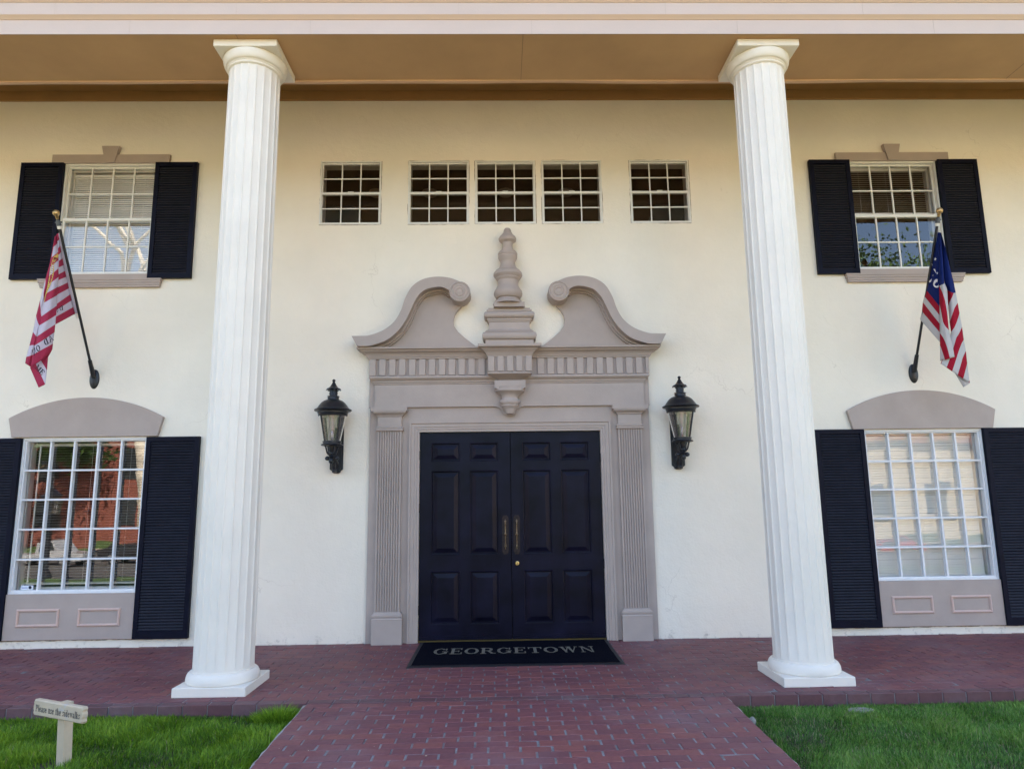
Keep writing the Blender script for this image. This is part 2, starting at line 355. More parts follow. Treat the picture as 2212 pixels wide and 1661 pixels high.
# ------------------------------------------------------------------ the house
H=thing('house',(0,0,0),'cream stucco house front with white columns, taupe door surround and black shutters','house')
TR=[(-2.011,-1.357),(-1.067,-.413),(-.347,.305),(.373,1.025),(1.329,1.978)]
TRZ=(4.262,4.985)
UP=[(-4.738,-3.764,3.722,4.962),(3.735,4.700,3.722,4.955)]
LO=[(-4.884,-3.645,.508,2.018),(3.614,4.842,.515,2.010)]
DOOR=(-.915,.915,0.0,2.035)
WALLTOP=5.80
holes=[(a,b,*TRZ) for a,b in TR]+[tuple(u) for u in UP]+[tuple(l) for l in LO]+[DOOR]
def wall_mesh(m,holes,x0,x1,z0,z1,y,th):
    # wall front as a fine irregular grid with openings and reveals
    xs={x0,x1}; zs={z0,z1}
    for a,b,c,d in holes: xs|={a,b}; zs|={c,d}
    def fill(v,step):
        v=sorted(v); o=[]
        for a,b in zip(v,v[1:]):
            n=max(1,int(round((b-a)/step)))
            o+=[a+(b-a)*i/n for i in range(n)]
        return o+[v[-1]]
    xs=fill(xs,.25); zs=fill(zs,.25)
    inside=lambda x,z:any(a<x<b and c<z<d for a,b,c,d in holes)
    vs=[(x,y,z) for z in zs for x in xs]; n=len(xs); fs=[]
    for j in range(len(zs)-1):
        for i in range(n-1):
            if not inside((xs[i]+xs[i+1])/2,(zs[j]+zs[j+1])/2): fs.append((j*n+i,j*n+i+1,(j+1)*n+i+1,(j+1)*n+i))
    m.add(vs,fs)
    for a,b,c,d in holes:
        for (p,q) in (((a,c),(b,c)),((b,c),(b,d)),((b,d),(a,d)),((a,d),(a,c))):
            m.add([(p[0],y,p[1]),(q[0],y,q[1]),(q[0],y+th,q[1]),(p[0],y+th,p[1])],[(0,1,2,3)])
m=M(); wall_mesh(m,holes,-11,11,-.12,WALLTOP+.1,0.0,.16)
m.box(-11,-10.9,.001,14,-.12,5.9); m.box(10.9,11,.001,14,-.12,5.9); m.box(-10.9,10.9,13.9,14,-.12,5.9)
m.build('wall',STUCCO,H,smooth=False,fix=False)
# roof over the whole house
m=M()
m.add([(-11.6,-2.05,6.2),(11.6,-2.05,6.2),(11.6,14.6,6.2),(-11.6,14.6,6.2),(-6,6.2,9.0),(6,6.2,9.0)],[(0,1,5,4),(1,2,5),(2,3,4,5),(3,0,4),(0,3,2,1)])
m.build('roof',mat('roof_shingle',(.10,.085,.075),.9,var=.3,vscale=8),H,smooth=False)
# dark rooms behind the glass
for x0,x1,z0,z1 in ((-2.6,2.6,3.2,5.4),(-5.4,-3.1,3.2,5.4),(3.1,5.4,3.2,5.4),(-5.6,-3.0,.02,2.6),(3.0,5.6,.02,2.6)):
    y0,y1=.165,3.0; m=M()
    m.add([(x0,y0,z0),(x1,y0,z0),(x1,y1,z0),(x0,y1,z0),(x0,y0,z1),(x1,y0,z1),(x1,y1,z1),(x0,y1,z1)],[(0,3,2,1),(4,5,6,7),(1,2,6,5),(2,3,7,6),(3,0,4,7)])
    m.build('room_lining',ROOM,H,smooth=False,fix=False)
# portico beam, soffit, ceiling, cornice
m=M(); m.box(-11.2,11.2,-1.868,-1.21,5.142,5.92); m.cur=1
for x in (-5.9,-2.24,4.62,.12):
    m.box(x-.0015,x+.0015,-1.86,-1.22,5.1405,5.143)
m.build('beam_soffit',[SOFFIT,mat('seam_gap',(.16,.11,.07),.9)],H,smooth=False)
m=M(); n=90
for (ya,yb,za,zb) in ((-1.232,-1.200,5.128,5.146),(-1.205,-1.178,5.138,5.165)):
    vs=[];fs=[]
    for i in range(n+1):
        x=-11.2+22.4*i/n; wz=.004*math.sin(x*1.7+1)+.003*math.sin(x*4.1); wy=.004*math.sin(x*1.1)
        vs+=[(x,ya+wy,za+wz),(x,yb+wy,za+wz),(x,yb+wy,zb+wz),(x,ya+wy,zb+wz)]
    for i in range(n):
        for k in range(4): fs.append((4*i+k,4*i+(k+1)%4,4*i+4+(k+1)%4,4*i+4+k))
    m.add(vs,fs)
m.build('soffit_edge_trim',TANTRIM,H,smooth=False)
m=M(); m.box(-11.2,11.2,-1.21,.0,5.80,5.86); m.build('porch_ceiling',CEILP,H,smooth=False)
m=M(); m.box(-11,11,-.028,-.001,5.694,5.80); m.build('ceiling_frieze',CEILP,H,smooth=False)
m=M(); yf=-1.872
m.box(-11.25,11.25,yf,-1.868,5.135,5.262)
m.box(-11.27,11.27,yf-.028,-1.868,5.292,5.40); m.box(-11.3,11.3,yf-.058,-1.868,5.427,5.60)
m.box(-11.4,11.4,yf-.16,-1.868,5.66,5.80); m.box(-11.6,11.6,yf-.30,-1.868,5.90,6.16)
m.cur=1
for x in (-3.1,-1.63,.19,1.9,3.55):
    m.box(x,x+.003,yf-.0015,yf,5.137,5.262); m.box(x-.6,x-.597,yf-.0295,yf-.028,5.293,5.40)
m.build('fascia_board',[FASCIA,mat('fascia_joint_dark',(.50,.41,.35),.8)],H,smooth=False)
m=M()
for zb,d in ((5.262,0.0),(5.40,.028),(5.60,.058)):
    h=.030 if d<.05 else .06
    k=.030 if d<.05 else .10
    pr=[(d+.0,zb),(d+.006,zb+.002),(d+.012+.0*k,zb+h*.35),(d+k*.8,zb+h*.8),(d+k,zb+h)]
    vs=[];
    for dd,z in pr: vs+=[(-11.2,yf-dd,z),(11.2,yf-dd,z)]
    vs+=[(-11.2,-1.868,zb+h),(11.2,-1.868,zb+h)]
    m.add(vs,[(2*i,2*i+1,2*i+3,2*i+2) for i in range(len(pr))])
m.box(-11.4,11.4,yf-.26,-1.868,5.80,5.90)
m.build('fascia_moulding',mat('moulding_paint',(.60,.44,.33),.6),H,smooth=False)
# ------------------------------------------------------------------ columns
def column(cx,lab):
    cy=-1.545; c=M(); nf=20; sub=10
    zs=[.150,.165,.20]+[.2+(4.90-.2)*i/14 for i in range(1,15)]+[4.935,4.965]
    vs=[];fs=[];n=nf*sub
    for z in zs:
        t=(z-.15)/4.815; r0=.2155-.0075*t-.0*t*t
        if z<.17 or z>4.95: dep=.0
        elif z<.21 or z>4.93: dep=.008
        else: dep=.0085
        for i in range(n):
            a=2*math.pi*i/n; f=(i%sub)/sub
            g=0 if f<.11 else .55+.45*math.sin(math.pi*(f-.11)/.89)
            r=r0-dep*g; vs.append((cx+r*math.cos(a+.07),cy+r*math.sin(a+.07),z))
    for j in range(len(zs)-1):
        for i in range(n):
            k=(i+1)%n; fs.append((j*n+i,j*n+k,(j+1)*n+k,(j+1)*n+i))
    c.add(vs,fs)
    sh=c.build('column',COLW,H,ang=28,label=lab)
    c=M(); 
    # plinth, torus
    c.cbox(cx-.260,cx+.260,cy-.262,cy+.262,-.002,.064,.004); 
    pl=c.build('plinth',COLW,sh,smooth=False)
    c=M(); pr=[(.235,.0645),(.254,.0645),(.2585,.069)]
    for i in range(11):
        a=math.pi/2*i/10; pr.append((.223+.036*math.cos(a),.078+.060*math.sin(a)))
    pr+=[(.221,.1385),(.221,.146),(.214,.151)]
    c.lathe(cx,cy,pr,48); c.build('base_torus',COLW,sh)
    c=M(); pr=[(.203,4.955),(.216,4.962),(.222,4.968),(.222,4.976),(.214,4.980),(.218,4.985),(.226,4.992)]
    for i in range(11):
        a=math.pi/2*i/10; pr.append((.228+.032*math.sin(a),5.064-.068*math.cos(a)))
    pr+=[(.259,5.072),(.254,5.0772),(.2,5.0772)]
    c.lathe(cx,cy,pr,48); c.build('capital',CREAM,sh)
    c=M(); c.cbox(cx-.261,cx+.261,cy-.260,cy+.260,5.0775,5.1395,.004); c.build('abacus',CREAM,sh,smooth=False)
column(-2.182,'white fluted column left of the door'); column(2.18,'white fluted column right of the door')
# ------------------------------------------------------------------ windows
def muntins(m,x0,x1,z0,z1,nc,nr,y0,y1,w=.018,border=.022):
    m.box(x0,x1,y0,y1,z0,z0+border); m.box(x0,x1,y0,y1,z1-border,z1)
    m.box(x0,x0+border,y0+.0005,y1-.0005,z0+border,z1-border); m.box(x1-border,x1,y0+.0005,y1-.0005,z0+border,z1-border)
    xi0,xi1,zi0,zi1=x0+border,x1-border,z0+border,z1-border
    for i in range(1,nc):
        x=xi0+(xi1-xi0)*i/nc; m.box(x-w/2,x+w/2,y0+.003,y1-.002,zi0,zi1)
    for j in range(1,nr):
        z=zi0+(zi1-zi0)*j/nr; m.box(xi0,xi1,y0+.005,y1-.004,z-w/2,z+w/2)
def frame(m,x0,x1,z0,z1,y0,y1,b):
    m.box(x0,x1,y0,y1,z0,z0+b); m.box(x0,x1,y0,y1,z1-b,z1); m.box(x0,x0+b,y0,y1,z0+b,z1-b); m.box(x1-b,x1,y0,y1,z0+b,z1-b)
def pane(x0,x1,z0,z1,y,par,nc=1,nr=1,seed=0,tilt=.0016,lean=0.,gm=None):
    # separate sheets of glass, each very slightly out of true
    m=M(); rnd=random.Random(seed)
    for i in range(nc):
        for j in range(nr):
            a=x0+(x1-x0)*i/nc; b=x0+(x1-x0)*(i+1)/nc; c=z0+(z1-z0)*j/nr; d=z0+(z1-z0)*(j+1)/nr
            t=[rnd.gauss(0,tilt)*(b-a) for _ in range(2)]
            k=lean*(d-c)/2; m.add([(a,y-t[0]-t[1]-k,c),(b,y+t[0]-t[1]-k,c),(b,y+t[0]+t[1]+k,d),(a,y-t[0]+t[1]+k,d)],[(0,1,2,3)])
    m.build('pane',gm or PANE,par,smooth=False,fix=False)
def blind(x0,x1,z0,z1,y,par,mt,pitch=.024,ang=68,wd=.026,cords=(),lab=None):
    m=M(); z=z0+.02; a=R(ang)
    rnd=random.Random(int(x0*100)+3)
    while z<z1-.03:
        dy=math.cos(a)*wd/2; dz=math.sin(a)*wd/2; e=rnd.gauss(0,.0006)
        m.add([(x0,y-dy,z-dz+e),(x1,y-dy,z-dz+e),(x1,y-.001,z+.0012+e),(x0,y-.001,z+.0012+e),(x1,y+dy,z+dz+e),(x0,y+dy,z+dz+e)],[(0,1,2,3),(3,2,4,5)])
        z+=pitch
    m.box(x0,x1,y-.018,y+.018,z1-.03,z1-.002); m.box(x0,x1,y-.012,y+.012,z0,z0+.014)
    for cx in cords: m.tube([(cx,y-.017,z0+.01),(cx,y-.017,z1-.03)],.0012,5)
    o=m.build('blind',mt,par,smooth=False,fix=False)
    if lab: o['label']=lab
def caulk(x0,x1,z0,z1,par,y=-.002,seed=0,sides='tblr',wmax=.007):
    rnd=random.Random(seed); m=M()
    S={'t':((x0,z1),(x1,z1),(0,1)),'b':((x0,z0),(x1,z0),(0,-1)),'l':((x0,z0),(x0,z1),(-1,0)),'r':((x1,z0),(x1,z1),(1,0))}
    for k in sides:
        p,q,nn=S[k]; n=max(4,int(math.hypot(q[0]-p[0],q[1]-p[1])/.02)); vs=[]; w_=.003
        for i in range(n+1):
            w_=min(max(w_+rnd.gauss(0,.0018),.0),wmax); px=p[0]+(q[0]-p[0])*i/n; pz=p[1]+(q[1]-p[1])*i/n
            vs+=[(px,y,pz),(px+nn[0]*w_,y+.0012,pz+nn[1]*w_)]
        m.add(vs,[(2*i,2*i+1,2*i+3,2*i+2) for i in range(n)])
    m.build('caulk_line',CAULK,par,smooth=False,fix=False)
for i,(a,b) in enumerate(TR):
    m=M(); frame(m,a,b,*TRZ,-.006,.06,.014)
    W=m.build('transom_window',WIN,H,smooth=False)
    zm=(TRZ[0]+TRZ[1])/2-.005
    m=M(); muntins(m,a+.014,b-.014,zm+.0,TRZ[1]-.014,3,2,.022,.040,.0125,.011); muntins(m,a+.014,b-.014,TRZ[0]+.014,zm-.0,3,2,.006,.024,.0125,.012)
    m.box(a+.014,b-.014,.004,.042,zm-.0125,zm+.0125)
    m.box((a+b)/2-.03,(a+b)/2+.03,-.002,.006,zm+.012,zm+.018)
    m.build('sash',WIN,W,smooth=False)
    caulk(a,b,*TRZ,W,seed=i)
    pane(a+.02,b-.02,zm,TRZ[1]-.02,.031,W,1,1,i,.0004,.02); pane(a+.02,b-.02,TRZ[0]+.02,zm,.015,W,1,1,i+9,.0004,.024)
    m=M(); frame(m,a+.012,b-.012,TRZ[0]+.012,TRZ[1]-.012,.062,.16,.012); m.build('reveal',ROOM2,W,smooth=False)
FIXM=mat('fixture',(.25,.2,.16),.6)
for x in (-1.0,.0,.8,-1.7):
    m=M(); m.lathe(x,1.6,[(.02,5.39),(.10,5.38),(.11,5.36),(.09,5.33),(.02,5.32)],20); m.build('ceiling_fixture',FIXM,H)
for k in range(5):
    m=M()
    m.box(-2.55+k*1.05,-2.5+k*1.05+.25,2.85,2.99,3.3,5.0); m.build('cabinet',FIXM,H,smooth=False)
def upper(U,which,open_):
    x0,x1,z0,z1=U; zm=z0+(z1-z0)*.497
    m=M(); frame(m,x0,x1,z0,z1,-.008,.10,.018)
    W=m.build('upper_window',WIN,H,smooth=False,label='upper window %s, %s'%(which,'black shutters and dark panes under a half raised blind' if open_ else 'black shutters and a closed white blind'))
    m=M(); muntins(m,x0+.018,x1-.018,zm,z1-.018,4,2,.035,.058,.0145,.016); muntins(m,x0+.018,x1-.018,z0+.018,zm,4,2,.010,.033,.0145,.018)
    m.box(x0+.018,x1-.018,.004,.060,zm-.016,zm+.016); m.build('sash',WIN,W,smooth=False)
    pane(x0+.03,x1-.03,zm,z1-.03,.046,W,4,2,21,.0007,.02); pane(x0+.03,x1-.03,z0+.03,zm,.022,W,4,2,22,.0007,.02)
    if open_: blind(x0+.05,x1-.05,zm+.03,z1-.03,.12,W,BLINDD,.024,4,.020,[x0+.16,x0+.46,x0+.76])
    else: blind(x0+.035,x1-.035,z0+.03,z1-.07,.12,W,BLINDW,.024,66,.027,[x0+.18,x0+.48,x0+.80])
    if open_:
        m=M(); m.box(x0+.05,x1-.05,.105,.14,zm+.018,zm+.075); m.build('blind_stack',BLINDW,W,smooth=False)
    m=M(); frame(m,x0+.014,x1-.014,z0+.014,z1-.014,.101,.16,.03); m.build('reveal',WIN,W,smooth=False)
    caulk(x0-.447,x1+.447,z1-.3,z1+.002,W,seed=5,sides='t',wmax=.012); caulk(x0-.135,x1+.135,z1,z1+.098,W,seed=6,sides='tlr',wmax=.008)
    xc=(x0+x1)/2; m=M(); t=.0
    m.prism_y([(xc-.622,z1-.0),(xc+.622,z1-.0),(xc+.622,z1+.096),(xc-.622,z1+.096)],-.032,.0)
    m.prism_y([(xc-.052,z1-.001),(xc+.048,z1-.001),(xc+.09,z1+.185),(xc-.095,z1+.185)],-.050,.0)
    m.build('lintel',TAUPE,W,smooth=False)
    m=M(); m.box(x0-.02,x1+.02,-.034,.0,z0-.052,z0)
    m.crown(xc-.615,xc+.615,-.036,[(0,z0-.142),(0,z0-.125),(.006,z0-.12),(.006,z0-.10),(.014,z0-.095),(.014,z0-.075),(.02,z0-.07),(.02,z0-.054)])
    m.build('sill',TAUPE,W,smooth=False)
upper(UP[0],'left of the door',False); upper(UP[1],'right of the door',True)
def lower(U,which,open_):
    x0,x1,z0,z1=U
    m=M(); frame(m,x0,x1,z0,z1,-.010,.085,.020)
    W=m.build('lower_window',WINB,H,smooth=False,label='lower window %s, %s'%(which,'open blind with dark panes reflecting the street' if open_ else 'closed pale blind behind the panes'))
    m=M(); muntins(m,x0+.02,x1-.02,z0+.02,z1-.02,5,5,.004,.050,.017,.014); m.build('muntins',WINB,W,smooth=False)
    pane(x0+.03,x1-.03,z0+.03,z1-.03,.052,W,5,5,31 if open_ else 32,.0006 if open_ else .0012,0.,None if open_ else PANEL_)
    if open_:
        m=M(); frame(m,x0+.10,x1-.06,z0+.075,z1-.055,.10,.112,.012); m.build('inner_frame',WIN,W,smooth=False)
        blind(x0+.035,x1-.035,z0+.075,z1-.045,.135,W,BLINDD,.0265,3,.022,[x0+.22,x0+.63,x0+1.02])
        m=M(); m.box(x0+.02,x1-.02,.10,.16,z0+.016,z0+.05); m.build('inner_sill',WINB,W,smooth=False)
        m=M(); m.box(x0+.085,x0+.205,.044,.0465,z0+.036,z0+.076); s=m.build('alarm_sticker',mat('sticker_white',(.7,.74,.8),.4),W,smooth=False)
        m=M(); m.lathe(0,0,[(.001,0),(.015,0)],16); 
        for k,p in enumerate(m.v): m.v[k]=(x0+.175+p[0],.0434,z0+.056+p[1])
        m.box(x0+.092,x0+.152,.0430,.0434,z0+.050,z0+.056)
        m.build('sticker_mark',mat('sticker_blue',(.03,.09,.4),.4),W,smooth=False,fix=False)
    else:
        blind(x0+.03,x1-.05,z0+.03,z1-.055,.12,W,BLINDW,.0255,64,.028,[x0+.10,x0+.60,x1-.20])
        m=M(); m.box(x0+.02,x1-.02,.11,.14,z1-.05,z1-.03); m.build('blind_rail',BLINDW,W,smooth=False)
    m=M(); frame(m,x0+.018,x1-.018,z0+.012,z1-.018,.086,.16,.016); m.build('reveal',WINB,W,smooth=False)
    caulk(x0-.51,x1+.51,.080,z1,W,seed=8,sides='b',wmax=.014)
    # apron panel under the window with two framed fields
    za,zb=.082,z0-.001; m=M(); m.box(x0,x1,-.028,.0,za,zb); A=m.build('apron_panel',TAUPE,W,smooth=False)
    for (c0,c1) in ((x0+.118,x0+.527),(x0+.702,x0+1.107)):
        m=M(); c=[(c0,.202),(c1,.202),(c1,.370),(c0,.370)]
        pr=[(0,0),(.004,.012),(.013,.017),(.022,.012),(.026,0)]
        vs=[];fs=[]
        sg=[(1,1),(-1,1),(-1,-1),(1,-1)]
        for (x,z),(sx,sz) in zip(c,sg):
            for d,h in pr: vs.append((x+sx*d,-.028-h,z+sz*d))
        n=len(pr)
        for k in range(4):
            q=(k+1)%4
            for i in range(n-1): fs.append((k*n+i,k*n+i+1,q*n+i+1,q*n+i))
        m.add(vs,fs); m.build('panel_moulding',TRIMPINK,W,smooth=False,fix=False)
    # segmental arch head
    xc=(x0+x1)/2; zt=z1+.008; m=M()
    hw0,hw1=.722,.768; zs_,za_=zt+.190,zt+.395
    h=za_-zs_; rr=(hw1*hw1+h*h)/(2*h); cz=za_-rr; a0=math.asin(hw1/rr); P=[(xc-hw0,zt),(xc+hw0,zt)]
    for i in range(33):
        a=a0-2*a0*i/32; P.append((xc+rr*math.sin(a),cz+rr*math.cos(a)))
    m.prism_y(P,-.040,.0); m.build('arched_head',TAUPE,W,smooth=False)
lower(LO[0],'left of the door',True); lower(LO[1],'right of the door',False)
def shutter(x0,x1,z0,z1,n,lab,bot=.075,top=.045,tilt=0.):
    m=M(); st=.045; yf_,yb_=-.046,-.004
    m.box(x0,x0+st,yf_,yb_,z0,z1); m.box(x1-st,x1,yf_,yb_,z0,z1)
    m.box(x0+st,x1-st,yf_+.001,yb_,z0,z0+bot); m.box(x0+st,x1-st,yf_+.001,yb_,z1-top,z1)
    a,b=x0+st,x1-st; zz0,zz1=z0+bot,z1-top; p=(zz1-zz0)/n; rnd=random.Random(int((x0+z0)*991))
    for i in range(n):
        z=zz0+p*i+rnd.gauss(0,.0007); e=rnd.gauss(0,.0008)
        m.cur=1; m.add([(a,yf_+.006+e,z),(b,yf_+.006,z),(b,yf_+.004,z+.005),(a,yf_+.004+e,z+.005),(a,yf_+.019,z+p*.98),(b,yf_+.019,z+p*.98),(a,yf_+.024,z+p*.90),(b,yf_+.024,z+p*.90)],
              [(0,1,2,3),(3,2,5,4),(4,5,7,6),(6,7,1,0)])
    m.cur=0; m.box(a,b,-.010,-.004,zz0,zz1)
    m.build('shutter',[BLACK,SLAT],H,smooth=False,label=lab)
shutter(-5.186,-4.741,3.669,4.962,44,'black louvred shutter left of the upper left window',.05)
shutter(-3.764,-3.317,3.672,4.962,44,'black louvred shutter right of the upper left window',.05)
shutter(3.291,3.735,3.669,4.962,44,'black louvred shutter left of the upper right window',.05)
shutter(4.703,5.141,3.669,4.962,44,'black louvred shutter right of the upper right window',.05)
shutter(-5.405,-4.886,.080,2.016,66,'black louvred shutter left of the lower left window')
shutter(-3.643,-3.117,.080,2.016,66,'black louvred shutter right of the lower left window')
shutter(3.107,3.612,.078,2.016,66,'black louvred shutter left of the lower right window')
shutter(4.845,5.37,.078,2.016,66,'black louvred shutter right of the lower right window')
# ------------------------------------------------------------------ front door
def door_leaf(x0,x1,cols,lab):
    rows=[(.163,.666),(.820,1.646),(1.739,1.925)]; z0,z1=.022,2.031; y=-.004
    m=M(); hs=[(a,b,c,d) for a,b in cols for c,d in rows]; xs=sorted({x0,x1}|{v for h in hs for v in h[:2]}); zs=sorted({z0,z1}|{v for h in hs for v in h[2:]})
    vs=[(x,y,z) for z in zs for x in xs]; n=len(xs); fs=[]
    for j in range(len(zs)-1):
        for i in range(n-1):
            cx,cz=(xs[i]+xs[i+1])/2,(zs[j]+zs[j+1])/2
            if not any(a<cx<b and c<cz<d for a,b,c,d in hs): fs.append((j*n+i,j*n+i+1,(j+1)*n+i+1,(j+1)*n+i))
    m.add(vs,fs)
    for a,b,c,d in hs:
        rings=[(0,y),(.004,y-.004),(.010,y-.003),(.016,y+.014),(.024,y+.014),(.030,y+.012),(.062,y+.001),(.064,y+.0005)]
        vs=[];fs=[]
        for o,yy in rings: vs+=[(a+o,yy,c+o),(b-o,yy,c+o),(b-o,yy,d-o),(a+o,yy,d-o)]
        for k in range(len(rings)-1):
            for q in range(4): fs.append((4*k+q,4*k+(q+1)%4,4*k+4+(q+1)%4,4*k+4+q))
        t=4*(len(rings)-1); fs.append((t,t+1,t+2,t+3)); m.add(vs,fs)
    for p,q in (((x0,z0),(x1,z0)),((x1,z0),(x1,z1)),((x1,z1),(x0,z1)),((x0,z1),(x0,z0))):
        m.add([(p[0],y,p[1]),(q[0],y,q[1]),(q[0],y+.045,q[1]),(p[0],y+.045,p[1])],[(0,1,2,3)])
    m.box(x0+.002,x1-.002,y+.045,y+.05,z0,z1)
    m.box(x0+.002,x1-.002,y-.008,y-.0005,z0+.0,z0+.030)
    D=m.build('door',DOORP,H,smooth=False,fix=False,label=lab); return D
DL=door_leaf(-.9115,-.0030,[(-.798,-.506),(-.412,-.122)],'left leaf of the black panelled double door')
DR=door_leaf(.0035,.9115,[(.119,.409),(.503,.798)],'right leaf of the black panelled double door, with the brass lock')
for D,x in ((DL,-.0585),(DR,.0545)):
    m=M(); pts=[];hw=.032
    for i in range(13):
        a=math.pi*i/12; s=1+.06*math.cos(6*a); pts.append((x+hw*math.cos(a)*(1 if 0<i<12 else 1.0),1.165+.036*math.sin(a)*s))
    for i in range(13):
        a=math.pi+math.pi*i/12; s=1+.06*math.cos(6*a); pts.append((x+hw*math.cos(a),.853+.036*math.sin(a)*s))
    m.prism_y(pts,-.0085,-.0042)
    m.prism_y([(x+(px-x)*.80,1.009+(pz-1.009)*.93) for px,pz in pts],-.0095,-.0086)
    for k in range(9):
        a=R(20+17.5*k)
        for zc,sg in ((1.166,1),(.852,-1)):
            m.sphere((x+.02*math.cos(a),-.0095,zc+sg*.020*math.sin(a)),.0042,6)
    P=m.build('handle_plate',BRONZE,D,smooth=False)
    m=M(); yy=-.045
    pr=[(.001,.868),(.004,.876),(.003,.886),(.009,.893),(.011,.903),(.006,.915),(.009,.920),(.009,.925),(.004,.930),(.0045,.965),(.0085,1.0),(.010,1.005),(.0115,1.008),(.016,1.012),(.016,1.018),(.009,1.022),(.0065,1.035),(.006,1.095),(.007,1.105),(.010,1.109),(.006,1.114),(.008,1.122),(.005,1.13),(.011,1.136),(.010,1.145),(.004,1.155),(.001,1.163)]
    m.lathe(x,yy,pr,14); m.tube([(x,yy,.905),(x,-.009,.905)],.005); m.tube([(x,yy,1.122),(x,-.009,1.122)],.005)
    m.build('handle',OLDBRASS,D)
m=M()
for k,p in enumerate([(.021,-.005),(.021,-.009),(.018,-.014),(.0165,-.0145),(.001,-.0145)]): pass
prof=[(.022,0),(.022,.004),(.019,.009),(.0165,.0095),(.0155,.007),(.001,.007)]
mm=M(); mm.lathe(0,0,prof,24); m.add([(.0565+p[0],-.004-p[2],.733+p[1]) for p in mm.v],mm.f)
m.build('lock',BRASS,DR)
m=M(); m.box(.0545,.0585,-.0125,-.0112,.722,.738); m.build('keyhole',IRON,DR,smooth=False)
for z in (1.80,1.28,.30):
    m=M(); m.tube([(-.914,-.012,z-.045),(-.914,-.012,z+.045)],.006,8); m.build('hinge',IRON,DL)
for z in (1.76,.72):
    m=M(); m.tube([(.914,-.012,z-.045),(.914,-.012,z+.045)],.006,8); m.build('hinge',IRON,DR)
m=M(); m.box(-.915,.915,-.012,.06,.0,.018); m.build('threshold',mat('threshold_brass',(.16,.115,.045),.35,metal=.8),H,smooth=False)
m=M(); m.box(-.915,.915,.05,.06,0,2.035); m.build('door_backing',ROOM,H,smooth=False)
# ------------------------------------------------------------------ door surround
for s in (-1,1):
    m=M(); X=lambda a,b:(min(s*a,s*b),max(s*a,s*b))
    x0,x1=X(1.02,1.418); m.box(x0,x1,-.034,.0,.002,2.283)                    # backing of the pilaster
    x0,x1=X(1.060,1.352); m.box(x0,x1,-.105,-.0,.001,.225)                    # plinth block
    x0,x1=X(1.078,1.334); m.crown(x0,x1,-.087,[(.018,.225),(.020,.232),(.012,.246),(.018,.258),(.018,.272),(.004,.286),(.0,.300)],-.03)
    # fluted shaft
    x0,x1=X(1.091,1.331); P=[];nf=9;fw_=(x1-x0-.02)/nf
    P=[(x0,-.03),(x0,-.078),(x0+.008,-.078)]
    for k in range(nf):
        a=x0+.010+fw_*k
        P+=[(a+.005,-.078),(a+.006,-.068),(a+fw_/2,-.063),(a+fw_-.006,-.068),(a+fw_-.005,-.078)]
    P+=[(x1-.008,-.078),(x1,-.078),(x1,-.03)]
    n=len(P); m.add([(x,y,.30) for x,y in P]+[(x,y,2.045) for x,y in P],[(i,i+1,n+i+1,n+i) for i in range(n-1)]+[tuple(range(n,2*n))])
    x0,x1=X(1.089,1.333); m.crown(x0,x1,-.078,[(.002,2.043),(.014,2.047),(.016,2.058),(.008,2.066),(.014,2.074),(.014,2.084),(.0,2.092)],-.03)
    x0,x1=X(1.093,1.329); m.box(x0,x1,-.080,-.03,2.092,2.19)
    m.crown(x0,x1,-.080,[(.002,2.188),(.010,2.194),(.012,2.203),(.024,2.214),(.040,2.222),(.046,2.232),(.046,2.240)],-.03)
    x0,x1=X(1.034,1.392); m.box(x0,x1,-.131,-.03,2.2405,2.2825)
    m.build('pilaster',TAUPE,H,smooth=False)
m=M()
# stepped casing round the opening, mitred
st=[(.915,.0,-.012),(.915,.0,-.040),(.938,.023,-.040),(.940,.025,-.047),(.962,.047,-.047),(.964,.049,-.054),(.996,.081,-.054),(1.000,.085,-.066),(1.018,.103,-.066),(1.0195,.1045,-.034)]
vs=[];n=len(st)
for xo,zo,yy in st: vs+=[(-xo,yy,.001),(-xo,yy,2.035+zo),(xo,yy,2.035+zo),(xo,yy,.001)]
m.add(vs,[(4*i+k,4*i+k+1,4*i+k+5,4*i+k+4) for i in range(n-1) for k in range(3)])
m.build('door_casing',TAUPE,H,smooth=False)
m=M()
m.box(-1.034,1.034,-.036,.0,2.1395,2.284)                 # head panel
m.box(-1.428,1.428,-.040,.0,2.2845,2.60)                    # side blocks
P=[(-1.37,2.2865)]
lobe=[(-.155,2.286),(-.12,2.278),(-.088,2.256),(-.068,2.222),(-.045,2.196),(-.005,2.185),(.035,2.192),(.060,2.212),(.082,2.250),(.112,2.277),(.15,2.286)]
P+=lobe+[(1.37,2.2865),(1.37,2.53),(-1.37,2.53)]
m.prism_y(P,-.066,-.030)
m.crown(-1.372,1.372,-.066,[(.0,2.515),(.008,2.520),(.010,2.530),(.020,2.540),(.022,2.552),(.040,2.566),(.052,2.578),(.052,2.592),(.046,2.600)])
m.box(-1.405,1.405,-.062,.0,2.6,2.785)
m.build('architrave',TAUPE,H,smooth=False)
for side in (-1,1):
  m=M()
  for i in range(29):
    a=-1.428+i*.1009
    if (a+.067<-.24 and side<0) or (a>.235 and side>0): m.cbox(max(a,-1.428),min(a+.067,1.43),-.090,-.06,2.609,2.776,.0025)
  m.build('dentil_band',TAUPE,H,smooth=False)
m=M()
for a in (-.2165,-.121,-.026,.0680,.163):
    m.cbox(a if a>-.2 else -.2165,a+.0625,-.1885,-.16,2.625,2.778,.0025)
m.build('dentil_band',TAUPE,H,smooth=False)
m=M()
m.crown(-1.432,1.432,-.072,[(.0,2.776),(.012,2.782),(.014,2.794),(.022,2.797),(.028,2.812),(.044,2.832),(.070,2.846),(.078,2.850),(.084,2.862),(.108,2.868),(.110,2.886),(.0,2.892)])
m.build('cornice',TAUPE,H,smooth=False)
